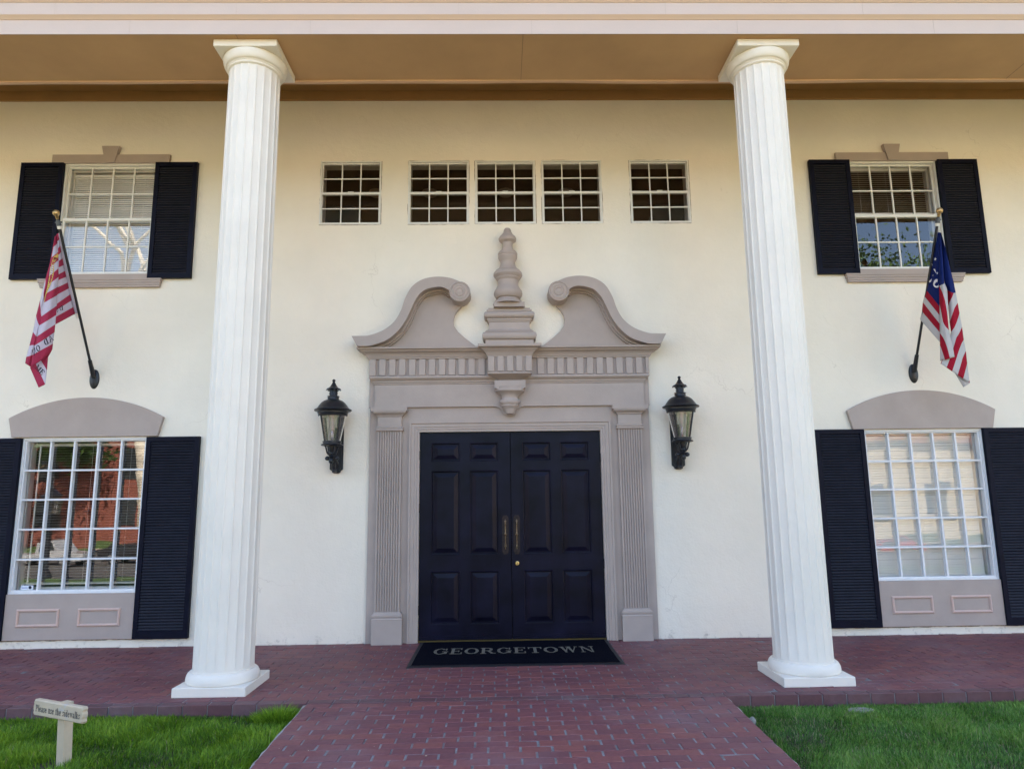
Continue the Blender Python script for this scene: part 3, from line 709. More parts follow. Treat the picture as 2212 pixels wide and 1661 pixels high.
def cr(P,n=6):
    # Catmull-Rom through points
    o=[]; Q=[P[0]]+list(P)+[P[-1]]
    for i in range(1,len(Q)-2):
        for k in range(n):
            t=k/n; a,b,c,d=Q[i-1],Q[i],Q[i+1],Q[i+2]
            o.append(tuple(.5*((2*b[j])+(-a[j]+c[j])*t+(2*a[j]-5*b[j]+4*c[j]-d[j])*t*t+(-a[j]+3*b[j]-3*c[j]+d[j])*t**3) for j in range(len(b))))
    o.append(tuple(P[-1])); return o
OUT=[(-1.585,2.992),(-1.49,2.992),(-1.40,3.000),(-1.265,3.052),(-1.160,3.138),(-1.095,3.252),(-1.052,3.383),(-.982,3.506),(-.872,3.580),(-.733,3.606),(-.60,3.592),(-.50,3.553)]
INN=[(-1.530,2.890),(-1.46,2.888),(-1.38,2.896),(-1.225,2.952),(-1.110,3.055),(-1.035,3.170),(-.985,3.284),(-.935,3.385),(-.862,3.462),(-.749,3.496),(-.665,3.493),(-.60,3.455)]
for s in (-1,1):
    fl=lambda P:[(-x*s if s>0 else x,z) for x,z in P] if s<0 else [(-x,z) for x,z in P]
    ox=0 if s<0 else .006
    A=cr([(x+ox,z) for x,z in fl(OUT)]); B=cr([(x+ox,z) for x,z in fl(INN)])
    m=M(); m.strip_y(A,B,-.222,-.03)
    # second, smaller step tucked under the scroll band
    B2=[]
    for (ax,az),(bx,bz) in zip(A,B):
        d=Vector((bx-ax,bz-az)); d.normalize(); B2.append((bx+d.x*.018,bz+d.y*.018))
    B3=[((a[0]+b[0])/2,(a[1]+b[1])/2) for a,b in zip(A,B)]
    m.strip_y(B3[6:],B2[6:],-.120,-.029)
    B4=[]
    for (ax,az),(bx,bz) in zip(A,B):
        d=Vector((bx-ax,bz-az)); d.normalize(); B4.append((bx+d.x*.032,bz+d.y*.032))
    m.strip_y(B3[6:],B4[6:],-.085,-.028)
    m.build('scroll_band',TAUPE,H,ang=40)
    m=M(); xc=s*.5+(.0 if s<0 else .012); zc=3.447
    prof=[(.108,.03),(.108,.12),(.104,.128),(.104,.150),(.108,.158),(.108,.215),(.104,.226),(.094,.230),(.090,.226),(.086,.222),(.080,.226),(.066,.229),(.054,.222),(.050,.222),(.044,.230),(.036,.230),(.030,.222),(.012,.226),(.0005,.227)]
    mm=M(); mm.lathe(0,0,prof,48); m.add([(xc+p[0],-p[2],zc+p[1]) for p in mm.v],mm.f); m.build('rosette',TAUPE,H,ang=40)
    # tympanum board
    edge=[(-.49,3.34),(-.54,3.285),(-.567,3.235),(-.574,3.18),(-.566,3.128),(-.525,3.066),(-.46,3.005),(-.39,2.95),(-.33,2.905),(-.31,2.884)]
    top=[(x,z+.02) for x,z in INN[1:]]
    P=[(-1.45,2.884)]+top+edge
    if s>0: P=[(-x+.006,z) for x,z in P]
    m=M(); m.prism_y(P,-.052,0.0); m.build('tympanum',TAUPE,H,smooth=False)
# centre pedestal, finial, pendant
def tor(z0,z1,d0,d1,n=6):
    return [(d0+(d1-d0)*math.sin(math.pi*i/n),z0+(z1-z0)*(1-math.cos(math.pi*i/n))/2) for i in range(n+1)]
m=M(); cx=.003
m.box(cx-.222,cx+.222,-.160,.0,2.606,2.79)
m.crown(cx-.225,cx+.225,-.170,[(0,2.778),(.004,2.790),(.010,2.796),(.016,2.812),(.034,2.834),(.056,2.850),(.060,2.856),(.076,2.860),(.090,2.868),(.094,2.878),(.094,2.894),(.0,2.897)])
m.crown(cx-.243,cx+.243,-.185,[(.0,2.896),(.0,2.945)]+tor(2.950,3.030,.0,.034)+[(.004,3.036),(-.028,3.064),(-.034,3.080)])
m.box(cx-.207,cx+.207,-.150,.0,3.07,3.165)
m.crown(cx-.209,cx+.209,-.152,[(.0,3.143),(.008,3.148),(.010,3.158),(.018,3.164),(.018,3.174)]+tor(3.180,3.248,.016,.050)+[(.022,3.254),(.020,3.270),(.006,3.274),(.004,3.288),(.0,3.29)])
m.box(cx-.158,cx+.158,-.215,-.0,3.289,3.335)
m.crown(cx-.160,cx+.160,-.170,[(-.062,2.530),(-.060,2.545),(-.030,2.556),(-.018,2.566),(.022,2.580),(.040,2.588),(.056,2.596),(.056,2.608),(.05,2.612)],-.02)
m.prism_y([(cx-.155,2.458),(cx-.10,2.430),(cx,2.418),(cx+.10,2.430),(cx+.155,2.458),(cx+.155,2.532),(cx-.155,2.532)],-.196,-.03)
m.build('centre_pedestal',TAUPE,H,smooth=True,ang=25)
m=M(); fy=-.115
pr=[(.158,3.333),(.150,3.345),(.146,3.360),(.124,3.372),(.112,3.385),(.108,3.396)]
pr+=[(.126,3.402),(.142,3.425),(.148,3.450),(.142,3.476),(.124,3.500),(.108,3.530),(.104,3.555),(.108,3.585),(.122,3.600),(.126,3.606),(.126,3.614),(.140,3.626),(.150,3.645),(.148,3.668),(.136,3.682),(.128,3.686),(.128,3.694),(.118,3.70),(.098,3.715),(.082,3.745),(.074,3.775),(.080,3.800),(.090,3.812),(.092,3.822),(.098,3.830),(.100,3.848),(.094,3.860),(.100,3.866),(.102,3.882),(.094,3.896),(.084,3.900),(.084,3.907),(.066,3.915),(.056,3.945),(.052,3.975),(.058,4.000),(.070,4.008),(.088,4.022),(.094,4.045),(.084,4.066),(.060,4.090),(.044,4.115),(.036,4.145),(.028,4.160),(.008,4.168),(.0005,4.169)]
m.lathe(-.005,fy,pr,40); m.build('finial',TAUPE,H,ang=32)
m=M()
pr=[(.0005,2.193),(.020,2.194),(.040,2.202),(.052,2.222),(.058,2.245),(.070,2.262),(.084,2.272),(.090,2.282),(.086,2.290),(.098,2.300),(.107,2.314),(.107,2.326),(.098,2.338),(.088,2.346),(.080,2.360),(.084,2.378),(.098,2.396),(.128,2.414),(.146,2.424),(.150,2.434),(.146,2.444),(.15,2.47)]
m.lathe(cx-.002,-.120,pr,40,sy=.75); m.build('pendant',TAUPE,H,ang=32)
# ------------------------------------------------------------------ lettering: a small slab-serif stroke font
def glyph(ch,t=.17,h=.07,sf=.09):
    # returns (advance width, list of polygons/quads strips); cap height 1; primitives as quads
    Q=[]
    def r(x0,y0,x1,y1): Q.append([(x0,y0),(x1,y0),(x1,y1),(x0,y1)])
    def q(*p): Q.append(list(p))
    def arc(cx,cy,rx,ry,tx,ty,a0,a1,n=14):
        for i in range(n):
            a=R(a0+(a1-a0)*i/n); b=R(a0+(a1-a0)*(i+1)/n)
            Q.append([(cx+(rx-tx)*math.cos(a),cy+(ry-ty)*math.sin(a)),(cx+rx*math.cos(a),cy+ry*math.sin(a)),(cx+rx*math.cos(b),cy+ry*math.sin(b)),(cx+(rx-tx)*math.cos(b),cy+(ry-ty)*math.sin(b))])
    def stem(x,y0,y1,bot=True,top=True,wl=sf,wr=sf):
        r(x,y0,x+t,y1)
        if bot: r(x-wl,y0,x+t+wr,y0+h)
        if top: r(x-wl,y1-h,x+(t+wr),y1)
    xh=.68
    if ch=='G': arc(.42,.5,.42,.5,t,h,40,325,24); r(.66,.10,.66+t,.42); r(.54,.40,.92,.40+h); r(.74,.66,.74+h,.98); wd=.92
    elif ch=='E': stem(.1,0,1); r(.1,0,.78,h); r(.1,1-h,.76,1); r(.2,.48,.55,.48+h); r(.78-h,0,.78,.28); r(.76-h,.74,.76,1); r(.52,.38,.52+h*.8,.64); wd=.82
    elif ch=='O': arc(.45,.5,.45,.5,t,h,0,360,28); wd=.9
    elif ch=='R': stem(.1,0,1); r(.1,1-h,.5,1); r(.1,.46,.5,.46+h); arc(.5,.73,.28,.27,t,h,-90,90,12); q((.42,.48),(.60,.48),(.86,.02),(.68,.0)); r(.66,0,.98,h); wd=.96
    elif ch=='T': r(.36,0,.36+t,1); r(.22,0,.66,h); r(.02,1-h,.88,1); r(.02,.70,.02+h,1); r(.88-h,.70,.88,1); wd=.9
    elif ch=='W':
        q((.08,1),(.08+t,1),(.38+t*.4,0),(.34,0)); q((.30,0),(.38,0),(.62,1),(.54,1)); q((.50,1),(.50+t,1),(.78+t*.4,0),(.74,0)); q((.72,0),(.80,0),(1.10,1),(1.03,1))
        r(0,1-h,.32,1); r(.42,1-h,.76,1); r(.96,1-h,1.18,1); wd=1.18
    elif ch=='N': r(.12,0,.12+h,1); q((.08,1),(.26,1),(.80,0),(.66,0)); r(.74,0,.74+h,1); r(.02,0,.30,h); r(.62,1-h,.92,1); r(.02,1-h,.2,1); wd=.94
    elif ch=='D': stem(.1,0,1); r(.1,0,.45,h); r(.1,1-h,.45,1); arc(.42,.5,.42,.5,t,h,-90,90,16); wd=.88
    elif ch=='M': r(.12,0,.12+h,1); q((.10,1),(.28,1),(.58,0),(.48,0)); q((.50,0),(.56,0),(.86,1),(.78,1)); r(.80,0,.80+t,1); r(.02,0,.28,h); r(.70,0,1.06,h); r(.02,1-h,.2,1); r(.86,1-h,1.06,1); wd=1.08
    elif ch=='A': q((.08,0),(.16,0),(.46,.9),(.40,1)); q((.38,1),(.52,1),(.86,0),(.68,0)); r(.24,.30,.66,.30+h); r(0,0,.28,h); r(.56,0,.96,h); wd=.96
    elif ch=='P': stem(.1,0,1); r(.1,1-h,.46,1); r(.1,.44,.46,.44+h); arc(.46,.72,.27,.28,t,h,-90,90,12); wd=.78
    elif ch=='l': stem(.06,0,1.02,True,False,.05,.05); r(.0,1.02-h,.08,1.02); wd=.32
    elif ch=='e': arc(.3,.34,.3,.35,t*.85,h,20,330,18); r(.08,.34,.56,.34+h); wd=.62
    elif ch=='a': arc(.26,.50,.22,.19,t*.8,h,10,170,10); r(.34,.04,.34+t*.85,.55); arc(.24,.19,.22,.20,t*.8,h,60,350,14); r(.4,0,.58,h); wd=.6
    elif ch=='s': arc(.24,.51,.20,.18,t*.8,h,20,250,12); arc(.24,.18,.22,.19,t*.8,h,-170,80,12); r(.38,.5,.38+h,.68); r(.03,.02,.03+h,.2); wd=.5
    elif ch=='u': r(.08,.16,.08+t*.9,xh); arc(.28,.2,.2,.22,t*.8,h*1.1,180,320,8); r(.42,.0,.42+t*.9,xh); r(0,xh-h,.16,xh); r(.34,xh-h,.5,xh); r(.5,0,.66,h); wd=.68
    elif ch=='t': r(.12,.12,.12+t*.9,.92); r(0,xh-h,.42,xh); arc(.3,.16,.18,.17,t*.8,h,180,330,8); wd=.44
    elif ch=='h': stem(.06,0,1.02,True,False,.05,.06); r(.4,0,.4+t*.9,.45); arc(.32,.44,.24,.25,t*.8,h*1.1,0,150,10); r(.34,0,.64,h); r(0,1.02-h,.08,1.02); wd=.68
    elif ch=='i': stem(.06,0,xh,True,False,.05,.05); r(.0,xh-h,.08,xh); arc(.14,.88,.09,.09,.089,.089,0,360,8); wd=.32
    elif ch=='d': arc(.28,.34,.27,.35,t*.85,h,0,360,16); r(.40,0,.40+t*.9,1.02); r(.32,1.02-h,.44,1.02); r(.5,0,.66,h); wd=.68
    elif ch=='w': q((.06,xh),(.20,xh),(.32,0),(.26,0)); q((.24,0),(.30,0),(.46,xh),(.40,xh)); q((.36,xh),(.50,xh),(.62,0),(.56,0)); q((.54,0),(.60,0),(.78,xh),(.73,xh)); r(0,xh-h,.26,xh); r(.66,xh-h,.86,xh); wd=.86
    elif ch=='k': stem(.06,0,1.02,True,False,.05,.05); q((.2,.30),(.26,.24),(.56,.64),(.48,.66)); q((.28,.34),(.40,.42),(.64,.02),(.46,.0)); r(.4,0,.68,h); r(.38,xh-h,.62,xh); wd=.68
    elif ch=='7': q((.0,1),(.75,1),(.75,.86),(.0,.86)); q((.60,.9),(.75,.9),(.35,0),(.17,0)); wd=.8
    elif ch=='6': arc(.35,.30,.34,.30,.16,.12,0,360,22); q((.0,.32),(.16,.36),(.56,1),(.38,1)); wd=.75
    else: wd=.32
    return wd,Q
def write(m,text,f,sx=1.,gap=.08,t=.17,h=.07,lift=.00012):
    # f(x,y,k)->3D, x runs along the line in cap heights
    x=0; k=0
    for ch in text:
        wd,Q=glyph(ch,t,h)
        for q in Q:
            k+=1; ln=.00012*(k%6)
            c=[]
            # subdivide long quads so letters follow cloth
            m.add([f((x+a*sx),b,ln) for a,b in q],[tuple(range(len(q)))])
        x+=(wd+gap)*sx
    return x
def text_width(text,sx,gap): return sum((glyph(c)[0]+gap)*sx for c in text)-gap*sx
# ------------------------------------------------------------------ door mat
MATB=mat('mat_rubber',(.003,.0035,.009),.95,var=.3,vscale=60,bump=.003,bscale=350,spec=.05)
MATE=mat('mat_border',(.007,.008,.012),.6,bump=.0005,bscale=100)
MATT=mat('mat_letter',(.165,.150,.120),.9,var=.35,vscale=120,bump=.002,bscale=300)
mt_=thing('door_mat',(0,-.55,0),'black doormat lettered in grey lying on the bricks before the double door','doormat')
m=M(); nx,ny=40,14; vs=[];fs=[]
for j in range(ny+1):
    for i in range(nx+1):
        x=-.855+1.735*i/nx; y=-.995+.945*j/ny; vs.append((x,y,.012+.0015*math.sin(x*9+y*5)+.0012*math.sin(y*17)))
for j in range(ny):
    for i in range(nx): fs.append((j*(nx+1)+i,j*(nx+1)+i+1,(j+1)*(nx+1)+i+1,(j+1)*(nx+1)+i))
m.add(vs,fs); m.build('mat_pile',MATB,mt_,fix=False)
m=M()
o=[(-.892,-1.030),(.915,-1.030),(.915,-.016),(-.892,-.016)]; i_=[(-.853,-.993),(.878,-.993),(.878,-.052),(-.853,-.052)]
m.add([(x,y,.0025) for x,y in o]+[(x,y,.0115) for x,y in i_]+[(x,y,-.001) for x,y in o],[(0,1,5,4),(1,2,6,5),(2,3,7,6),(3,0,4,7),(8,9,1,0),(9,10,2,1),(10,11,3,2),(11,8,0,3)])
m.build('mat_border',MATE,mt_,smooth=False)
m=M(); T='GEORGETOWN'; w_=text_width(T,1.,.10); hgt=.235; sx=1.445/(w_*hgt)
# letters stand on the mat facing the visitor
write(m,T,lambda x,y,l:(-.715+x*hgt,-.617+y*hgt,.0168+l*3),sx,.10,.19,.085)
m.build('mat_lettering',MATT,mt_,smooth=False,fix=False)
# ------------------------------------------------------------------ wall lanterns
def lantern(name,cx,plate,lab,sgn):
    cy=-.205; Tn=thing(name,(cx,0,1.63),lab,'wall lantern','wall lanterns beside the front door')
    zc=1.906
    m=M(); # back plate, rounded top and shaped foot
    a,b=plate; pts=[(a,1.672),(a+.022,1.655),(a+.026,1.640),(a+.045,1.632),(b-.045,1.632),(b-.026,1.640),(b-.022,1.655),(b,1.672),(b,2.14)]
    xc=(a+b)/2; hw=(b-a)/2
    for i in range(1,12): pts.append((xc+hw*math.cos(math.pi*i/12),2.14+.05*math.sin(math.pi*i/12)))
    pts.append((a,2.14)); m.prism_y(pts,-.022,0.0)
    m.prism_y([(xc+(x-xc)*.8,1.9+(z-1.9)*.95) for x,z in pts],-.030,-.02)
    m.build('back_plate',IRON,Tn)
    m=M() # bracket: scroll arm from plate out to the lamp
    S=[(xc,-.03,1.66),(xc,-.07,1.655),(xc,-.105,1.67),(xc,-.125,1.70),(xc,-.135,1.735),(xc,-.16,1.765),(cx,-.19,1.785),(cx,cy,1.80)]
    m.tube(cr([tuple(p) for p in S],5),.020,10)
    for (zz,yy,rr,tw) in ((1.765,-.135,.036,.020),(1.742,-.215,.026,.017),(1.662,-.075,.024,.013)):
        P=[]
        for i in range(22):
            a_=R(200+i*24); q=rr*(1-i/24); P.append((cx*.5+xc*.5,yy+q*math.cos(a_),zz+q*math.sin(a_)))
        m.tube(P,tw*.55,8)
    for dx in (-.028,.028):
        m.sphere((cx+dx*1.5,cy+.02,1.772),.028,10,.8); m.tube([(xc+dx*.9,-.04,1.70),(xc+dx*1.2,-.09,1.73),(cx+dx,-.17,1.77)],.009,8)
    m.sphere((xc,-.105,1.655),.020,10); m.sphere((cx,cy-.02,1.745),.022,10,1.3)
    m.lathe(cx,cy,[(.001,1.722),(.016,1.728),(.020,1.745),(.012,1.765),(.022,1.775),(.030,1.787),(.022,1.80),(.014,1.806)],16)
    m.build('bracket',IRON,Tn)
    m=M() # lyre arms under the lamp
    for k in range(4):
        a_=R(45+90*k); P=[(cx+r*math.cos(a_),cy+r*math.sin(a_),z) for r,z in ((.010,1.803),(.030,1.806),(.050,1.825),(.060,1.855),(.070,1.885),(.082,1.898))]
        m.tube(cr(P,4),.0085,8)
    m.lathe(cx,cy,[(.012,1.80),(.020,1.815),(.018,1.83),(.024,1.84),(.030,1.87),(.034,1.895)],16)
    m.lathe(cx,cy,[(.03,1.890),(.088,1.892),(.104,1.897),(.106,1.903),(.098,1.910),(.086,1.914),(.086,1.926),(.092,1.930),(.092,1.936),(.08,1.940),(.02,1.94)],40)
    m.build('lamp_base',IRON,Tn)
    m=M(); m.lathe(cx,cy,[(.080,1.940),(.132,2.190)],36); m.build('lamp_glass',LAMPGLASS,Tn,fix=False)
    for k in range(4):
        m=M(); a_=R(45+90*k)
        m.tube([(cx+.083*math.cos(a_),cy+.083*math.sin(a_),1.936),(cx+.137*math.cos(a_),cy+.137*math.sin(a_),2.196)],.0075,6); m.build('post',IRON,Tn)
    m=M()
    m.lathe(cx,cy,[(.132,2.182),(.140,2.186),(.144,2.198),(.140,2.206),(.148,2.212),(.150,2.226),(.160,2.232),(.178,2.236),(.182,2.243),(.178,2.250),(.166,2.252)],48)
    m.lathe(cx,cy,[(.168,2.251),(.160,2.258),(.148,2.272),(.132,2.296),(.112,2.320),(.090,2.337),(.068,2.346),(.058,2.349),(.02,2.350)],48)
    m.lathe(cx,cy,[(.056,2.348),(.054,2.352),(.052,2.374),(.059,2.378),(.059,2.383),(.048,2.386),(.040,2.388),(.038,2.392),(.038,2.446),(.044,2.450)],32)
    n=40; vs=[];fs=[]
    prof=[(.0735,2.452),(.066,2.460),(.050,2.466),(.038,2.478),(.026,2.496),(.017,2.514),(.011,2.526)]
    for j,(r,z) in enumerate(prof):
        for i in range(n):
            a_=2*math.pi*i/n; sc=1+(.05*math.cos(10*a_) if j==0 else .02*math.cos(10*a_) if j==1 else 0); zz=z-(.006*(1+math.cos(10*a_)) if j==0 else 0)
            vs.append((cx+r*sc*math.cos(a_),cy+r*sc*math.sin(a_),zz))
    for j in range(len(prof)-1):
        for i in range(n): fs.append((j*n+i,j*n+(i+1)%n,(j+1)*n+(i+1)%n,(j+1)*n+i))
    fs.append(tuple(range(n))); m.add(vs,fs); m.sphere((cx,cy,2.540),.0165,10)
    m.cur=1
    for zz,rr,nn,of in ((2.363,.0535,14,0),(2.405,.0385,9,0),(2.420,.0385,9,20),(2.435,.0385,9,0)):
        for i in range(nn):
            a_=2*math.pi*i/nn+R(of); c=Vector((cx+rr*math.cos(a_),cy+rr*math.sin(a_),zz)); m.sphere(c,.0042,5)
    m.build('lamp_hood',[IRON,mat('vent_black',(.001,.001,.001),.9)],Tn)
    m=M(); m.lathe(cx,cy,[(.001,2.19),(.055,2.188),(.055,2.18),(.024,2.175),(.022,2.05),(.020,2.045),(.001,2.045)],24)
    for k in (-1,1): m.tube([(cx+k*.035,cy,2.18),(cx+k*.035,cy,2.07)],.012,8)
    m.build('lamp_socket',mat('socket_cream',(.62,.58,.52),.5),Tn)
    m=M(); m.lathe(cx,cy,[(.001,1.96),(.010,1.962),(.017,1.985),(.014,2.01),(.010,2.045)],16); m.build('bulb',glass('bulb_glass',.2,.0,(.9,.9,.9),.05),Tn)
lantern('wall_lantern',-1.752,(-1.812,-1.682),'black wall lantern with glass sides on the wall left of the front door',-1)
lantern('wall_lantern',1.703,(1.634,1.766),'black wall lantern with glass sides on the wall right of the front door',1)
# ------------------------------------------------------------------ flags
def clothmat(name,red,white,blue=None,header=None):
    m=bpy.data.materials.new(name); m.use_nodes=True; n=m.node_tree.nodes; L=m.node_tree.links; P=n['Principled BSDF']
    uv=n.new('ShaderNodeUVMap'); uv.uv_map='UVMap'; sx=n.new('ShaderNodeSeparateXYZ'); L.new(uv.outputs[0],sx.inputs[0])
    h=n.new('ShaderNodeMath'); h.operation='MULTIPLY'; h.inputs[1].default_value=.5; L.new(sx.outputs[1],h.inputs[0])
    fr=n.new('ShaderNodeMath'); fr.operation='FRACT'; L.new(h.outputs[0],fr.inputs[0])
    lt=n.new('ShaderNodeMath'); lt.operation='LESS_THAN'; lt.inputs[1].default_value=.5; L.new(fr.outputs[0],lt.inputs[0])
    a=n.new('ShaderNodeMix'); a.data_type='RGBA'; a.inputs[6].default_value=(*white,1); a.inputs[7].default_value=(*red,1); L.new(lt.outputs[0],a.inputs[0])
    out=a.outputs[2]
    if blue:
        b=n.new('ShaderNodeMath'); b.operation='LESS_THAN'; b.inputs[1].default_value=0; L.new(sx.outputs[0],b.inputs[0])
        c=n.new('ShaderNodeMix'); c.data_type='RGBA'; c.inputs[7].default_value=(*blue,1); L.new(b.outputs[0],c.inputs[0]); L.new(out,c.inputs[6]); out=c.outputs[2]
    L.new(out,P.inputs['Base Color']); P.inputs['Roughness'].default_value=.8; P.inputs['Specular IOR Level'].default_value=.2
    # thin nylon lets light through
    tr=n.new('ShaderNodeBsdfTranslucent'); L.new(out,tr.inputs[0]); mx=n.new('ShaderNodeMixShader'); mx.inputs[0].default_value=.3
    L.new(P.outputs[0],mx.inputs[1]); L.new(tr.outputs[0],mx.inputs[2]); L.new(mx.outputs[0],n['Material Output'].inputs[0])
    tc=n.new('ShaderNodeTexCoord'); t=n.new('ShaderNodeTexNoise'); t.inputs['Scale'].default_value=14; t.inputs['Detail'].default_value=2; L.new(tc.outputs['Object'],t.inputs['Vector'])
    bp=n.new('ShaderNodeBump'); bp.inputs['Distance'].default_value=.012; L.new(t.outputs['Fac'],bp.inputs['Height']); L.new(bp.outputs[0],P.inputs['Normal']); L.new(bp.outputs[0],tr.inputs['Normal'])
    return m
ZX=.8303
def zpt(base,x,y,Y): return at((base[0]+x/3.46)*ZX,(base[1]+y/3.46)*ZX,Y)
def lerpb(B,t):
    # border polyline, parameter by fraction of vertical run
    n=len(B)-1; y0,y1=B[0][1],B[-1][1]
    d=[0]
    for a,b in zip(B,B[1:]): d.append(d[-1]+math.hypot(b[0]-a[0],b[1]-a[1]))
    t*=d[-1]
    for i in range(n):
        if t<=d[i+1]+1e-9:
            f=(t-d[i])/max(d[i+1]-d[i],1e-9); return [B[i][k]+(B[i+1][k]-B[i][k])*f for k in range(len(B[i]))]
    return list(B[-1])
class Cloth:
    def __init__(s,base): s.base=base; s.V=[];s.F=[];s.UV=[];s.Z=[]
    def section(s,Lb,Rb,nu=10,nv=60,bulge=.02,phase=0.,wr=.004):
        # borders: (zx,zy,stripe,canton,depthY)
        o=len(s.V); fb=[]
        for j in range(nv+1):
            a=lerpb(Lb,j/nv); b=lerpb(Rb,j/nv)
            for i in range(nu+1):
                u=i/nu; p=[a[k]+(b[k]-a[k])*u for k in range(5)]
                grow=min(1,j/nv*2.5)
                Y=p[4]-bulge*grow*math.sin(math.pi*u+phase)+wr*grow*math.sin(9*u+j*.22+phase*3)
                s.V.append(tuple(zpt(s.base,p[0],p[1],Y))); s.UV.append((p[3],p[2])); s.Z.append((p[0],p[1],Y))
        for j in range(nv):
            for i in range(nu): s.F.append((o+j*(nu+1)+i,o+j*(nu+1)+i+1,o+(j+1)*(nu+1)+i+1,o+(j+1)*(nu+1)+i))
        return (o,nu,nv)
    def join(s,A,ia,B,ib):
        # hidden strip of cloth between column ia of A and column ib of B
        oa,na,nv=A; ob,nb,_=B; o=len(s.V); n=nv+1
        for k in range(n):
            va=oa+k*(na+1)+(na if ia else 0); s.V.append(s.V[va]); s.UV.append(s.UV[va]); s.Z.append(s.Z[va])
        for k in range(n):
            vb=ob+k*(nb+1)+(nb if ib else 0); s.V.append(s.V[vb]); s.UV.append((s.UV[vb][0],s.UV[vb][1])); s.Z.append(s.Z[vb])
        for k in range(n-1): s.F.append((o+k,o+k+1,o+n+k+1,o+n+k))
    def depth(s,sec,x,y):
        o,nu,nv=sec; best=None
        idx=[(abs(s.Z[o+k][0]-x)+abs(s.Z[o+k][1]-y),k) for k in range((nu+1)*(nv+1))]
        idx.sort(); ws=0;d=0
        for q,k in idx[:4]: w_=1/(q+1); ws+=w_; d+=w_*s.Z[o+k][2]
        return d/ws
    def build(s,mt,par):
        me=bpy.data.meshes.new('flag_cloth'); me.from_pydata(s.V,[],s.F); uvl=me.uv_layers.new(name='UVMap')
        li=np.zeros(len(me.loops),dtype=np.int32); me.loops.foreach_get('vertex_index',li)
        uvl.data.foreach_set('uv',np.array(s.UV,dtype=np.float32)[li].ravel()); me.materials.append(mt); me.shade_smooth()
        ob=bpy.data.objects.new('flag_cloth',me); SC.collection.objects.link(ob); ob.parent=par; ob.matrix_parent_inverse=Matrix.Translation(-par.location)
        md=ob.modifiers.new('thickness','SOLIDIFY'); md.thickness=.0012
        return ob
GOLD=mat('gilt_ball',(.50,.33,.14),.3,metal=.7,var=.4,vscale=50)
WHITEP=mat('white_plastic',(.75,.72,.64),.5)
def pole(px0,px1,Yt,name,lab,extra):
    # px0 = bracket pixel on the wall, px1 = ball pixel; the pole leans straight out from the wall
    b=at(*px0,0.0); t=at(*px1,Yt)
    T=thing(name,tuple(b),lab,'flag',None)
    m=M(); st=b+Vector((0,-.03,.0)); ax=(t-st).normalized()
    m.tube([tuple(st+ax*.05),tuple(t-ax*.03)],.0125,12); P=m.build('pole',IRON,T)
    m=M(); # oval wall bracket with socket
    mm=M(); mm.lathe(0,0,[(.001,.020),(.03,.019),(.052,.012),(.058,.004),(.058,0)],28)
    m.add([(b.x+p[0]*.86,b.y-p[2],b.z-.035+p[1]*1.72) for p in mm.v],mm.f)
    m.tube([tuple(st-ax*.02),tuple(st+ax*.16)],[.024,.019],12)
    for dz in (.02,-.09): m.sphere((b.x,-.022,b.z+dz),.006,6)
    m.build('wall_bracket',IRON,T)
    m=M(); m.sphere(tuple(t+ax*.01),.031,16); m.tube([tuple(t-ax*.05),tuple(t-ax*.02)],[.012,.018],10); m.build('ball_finial',GOLD,T)
    m=M(); c=t-ax*.085; m.tube([tuple(c-ax*.022),tuple(c+ax*.03)],[.024,.017],10); m.tube([tuple(c+Vector((-.03,0,.008))),tuple(c+Vector((.03,0,.012)))],.009,8)
    m.build('swivel',mat('grey_metal',(.09,.10,.11),.4,metal=.5),T)
    m=M(); m.tube([tuple(c-ax*.052),tuple(c-ax*.022)],.0195,12); return T,b,t,ax,m
YT=-.79
T,b,t,ax,m=pole((205,812),(122,463),YT,'wall_flag','red and white striped flag with a yellow snake, left of the door',None)
def sY(py,b=b,t=t): # depth of the pole where it crosses a picture row
    lo,hi=0.,1.
    f=(812-py)/(812-463.); f=f*(1.0) ; return YT*(f**1.0)*(1.0)
base=(60,540); d=lambda x,y:(540+y/3.46)*ZX
hp=lambda x,y:sY(d(x,y))
h0,h1=hp(330,230),hp(480,955)
m.build('ring',WHITEP,T); m=M(); c_=zpt(base,493,980,h1); m.tube([tuple(c_-ax*.02),tuple(c_+ax*.018)],.0185,12); m.tube([tuple(c_+Vector((-.035,0,.02))),tuple(c_+Vector((0,0,.01)))],.006,6)
m.build('ring',WHITEP,T)
C=Cloth(base); W0=-.66
def dd(a0,a1,y): f=(y-235)/(1330-235.); return a0+(a1-a0)*f
hoist=[(318,232,0),(342,400,3),(365,512,4.9),(386,608,6.7),(411,722,8.9),(437,835,11),(468,957,13)]
hoist=[(x,y,s,1,hp(x+15,y)-.012) for x,y,s in hoist]
F1=[(303,240,0),(319,400,2.5),(324,480,4),(320,540,5),(316,605,6),(313,655,7),(308,720,8),(303,785,9),(300,872,10),(297,925,11),(291,985,12),(285,1056,13)]
F1=[(x,y,s,1,dd(-.70,-.52,y)) for x,y,s in F1]
head=[(x+18+8*i/6,y-4,1.5,1,hp(x+15,y)-.004) for i,(x,y,s,_,_) in enumerate(hoist)]
headL=[(x,y,1.5,1,dp) for (x,y,s,_,dp) in hoist]
S0=C.section(headL,head,3,50,0,0,0)
S1=C.section(F1,hoist,12,50,.018,0)
C1=[(303,242,0),(318,400,2),(322,545,4),(318,625,5),(312,715,6),(306,790,7),(302,885,8),(297,968,9),(290,1052,10),(282,1122,11),(268,1225,12),(262,1280,12.5),(232,1333,13)]
C1=[(x,y,s,1,dd(-.68,-.56,y)) for x,y,s in C1]
C2=[(290,262,0),(258,450,2),(235,620,4),(222,700,5),(206,775,6),(192,855,7),(165,985,8),(147,1062,9),(124,1165,10),(108,1240,11),(86,1325,12),(70,1436,13)]
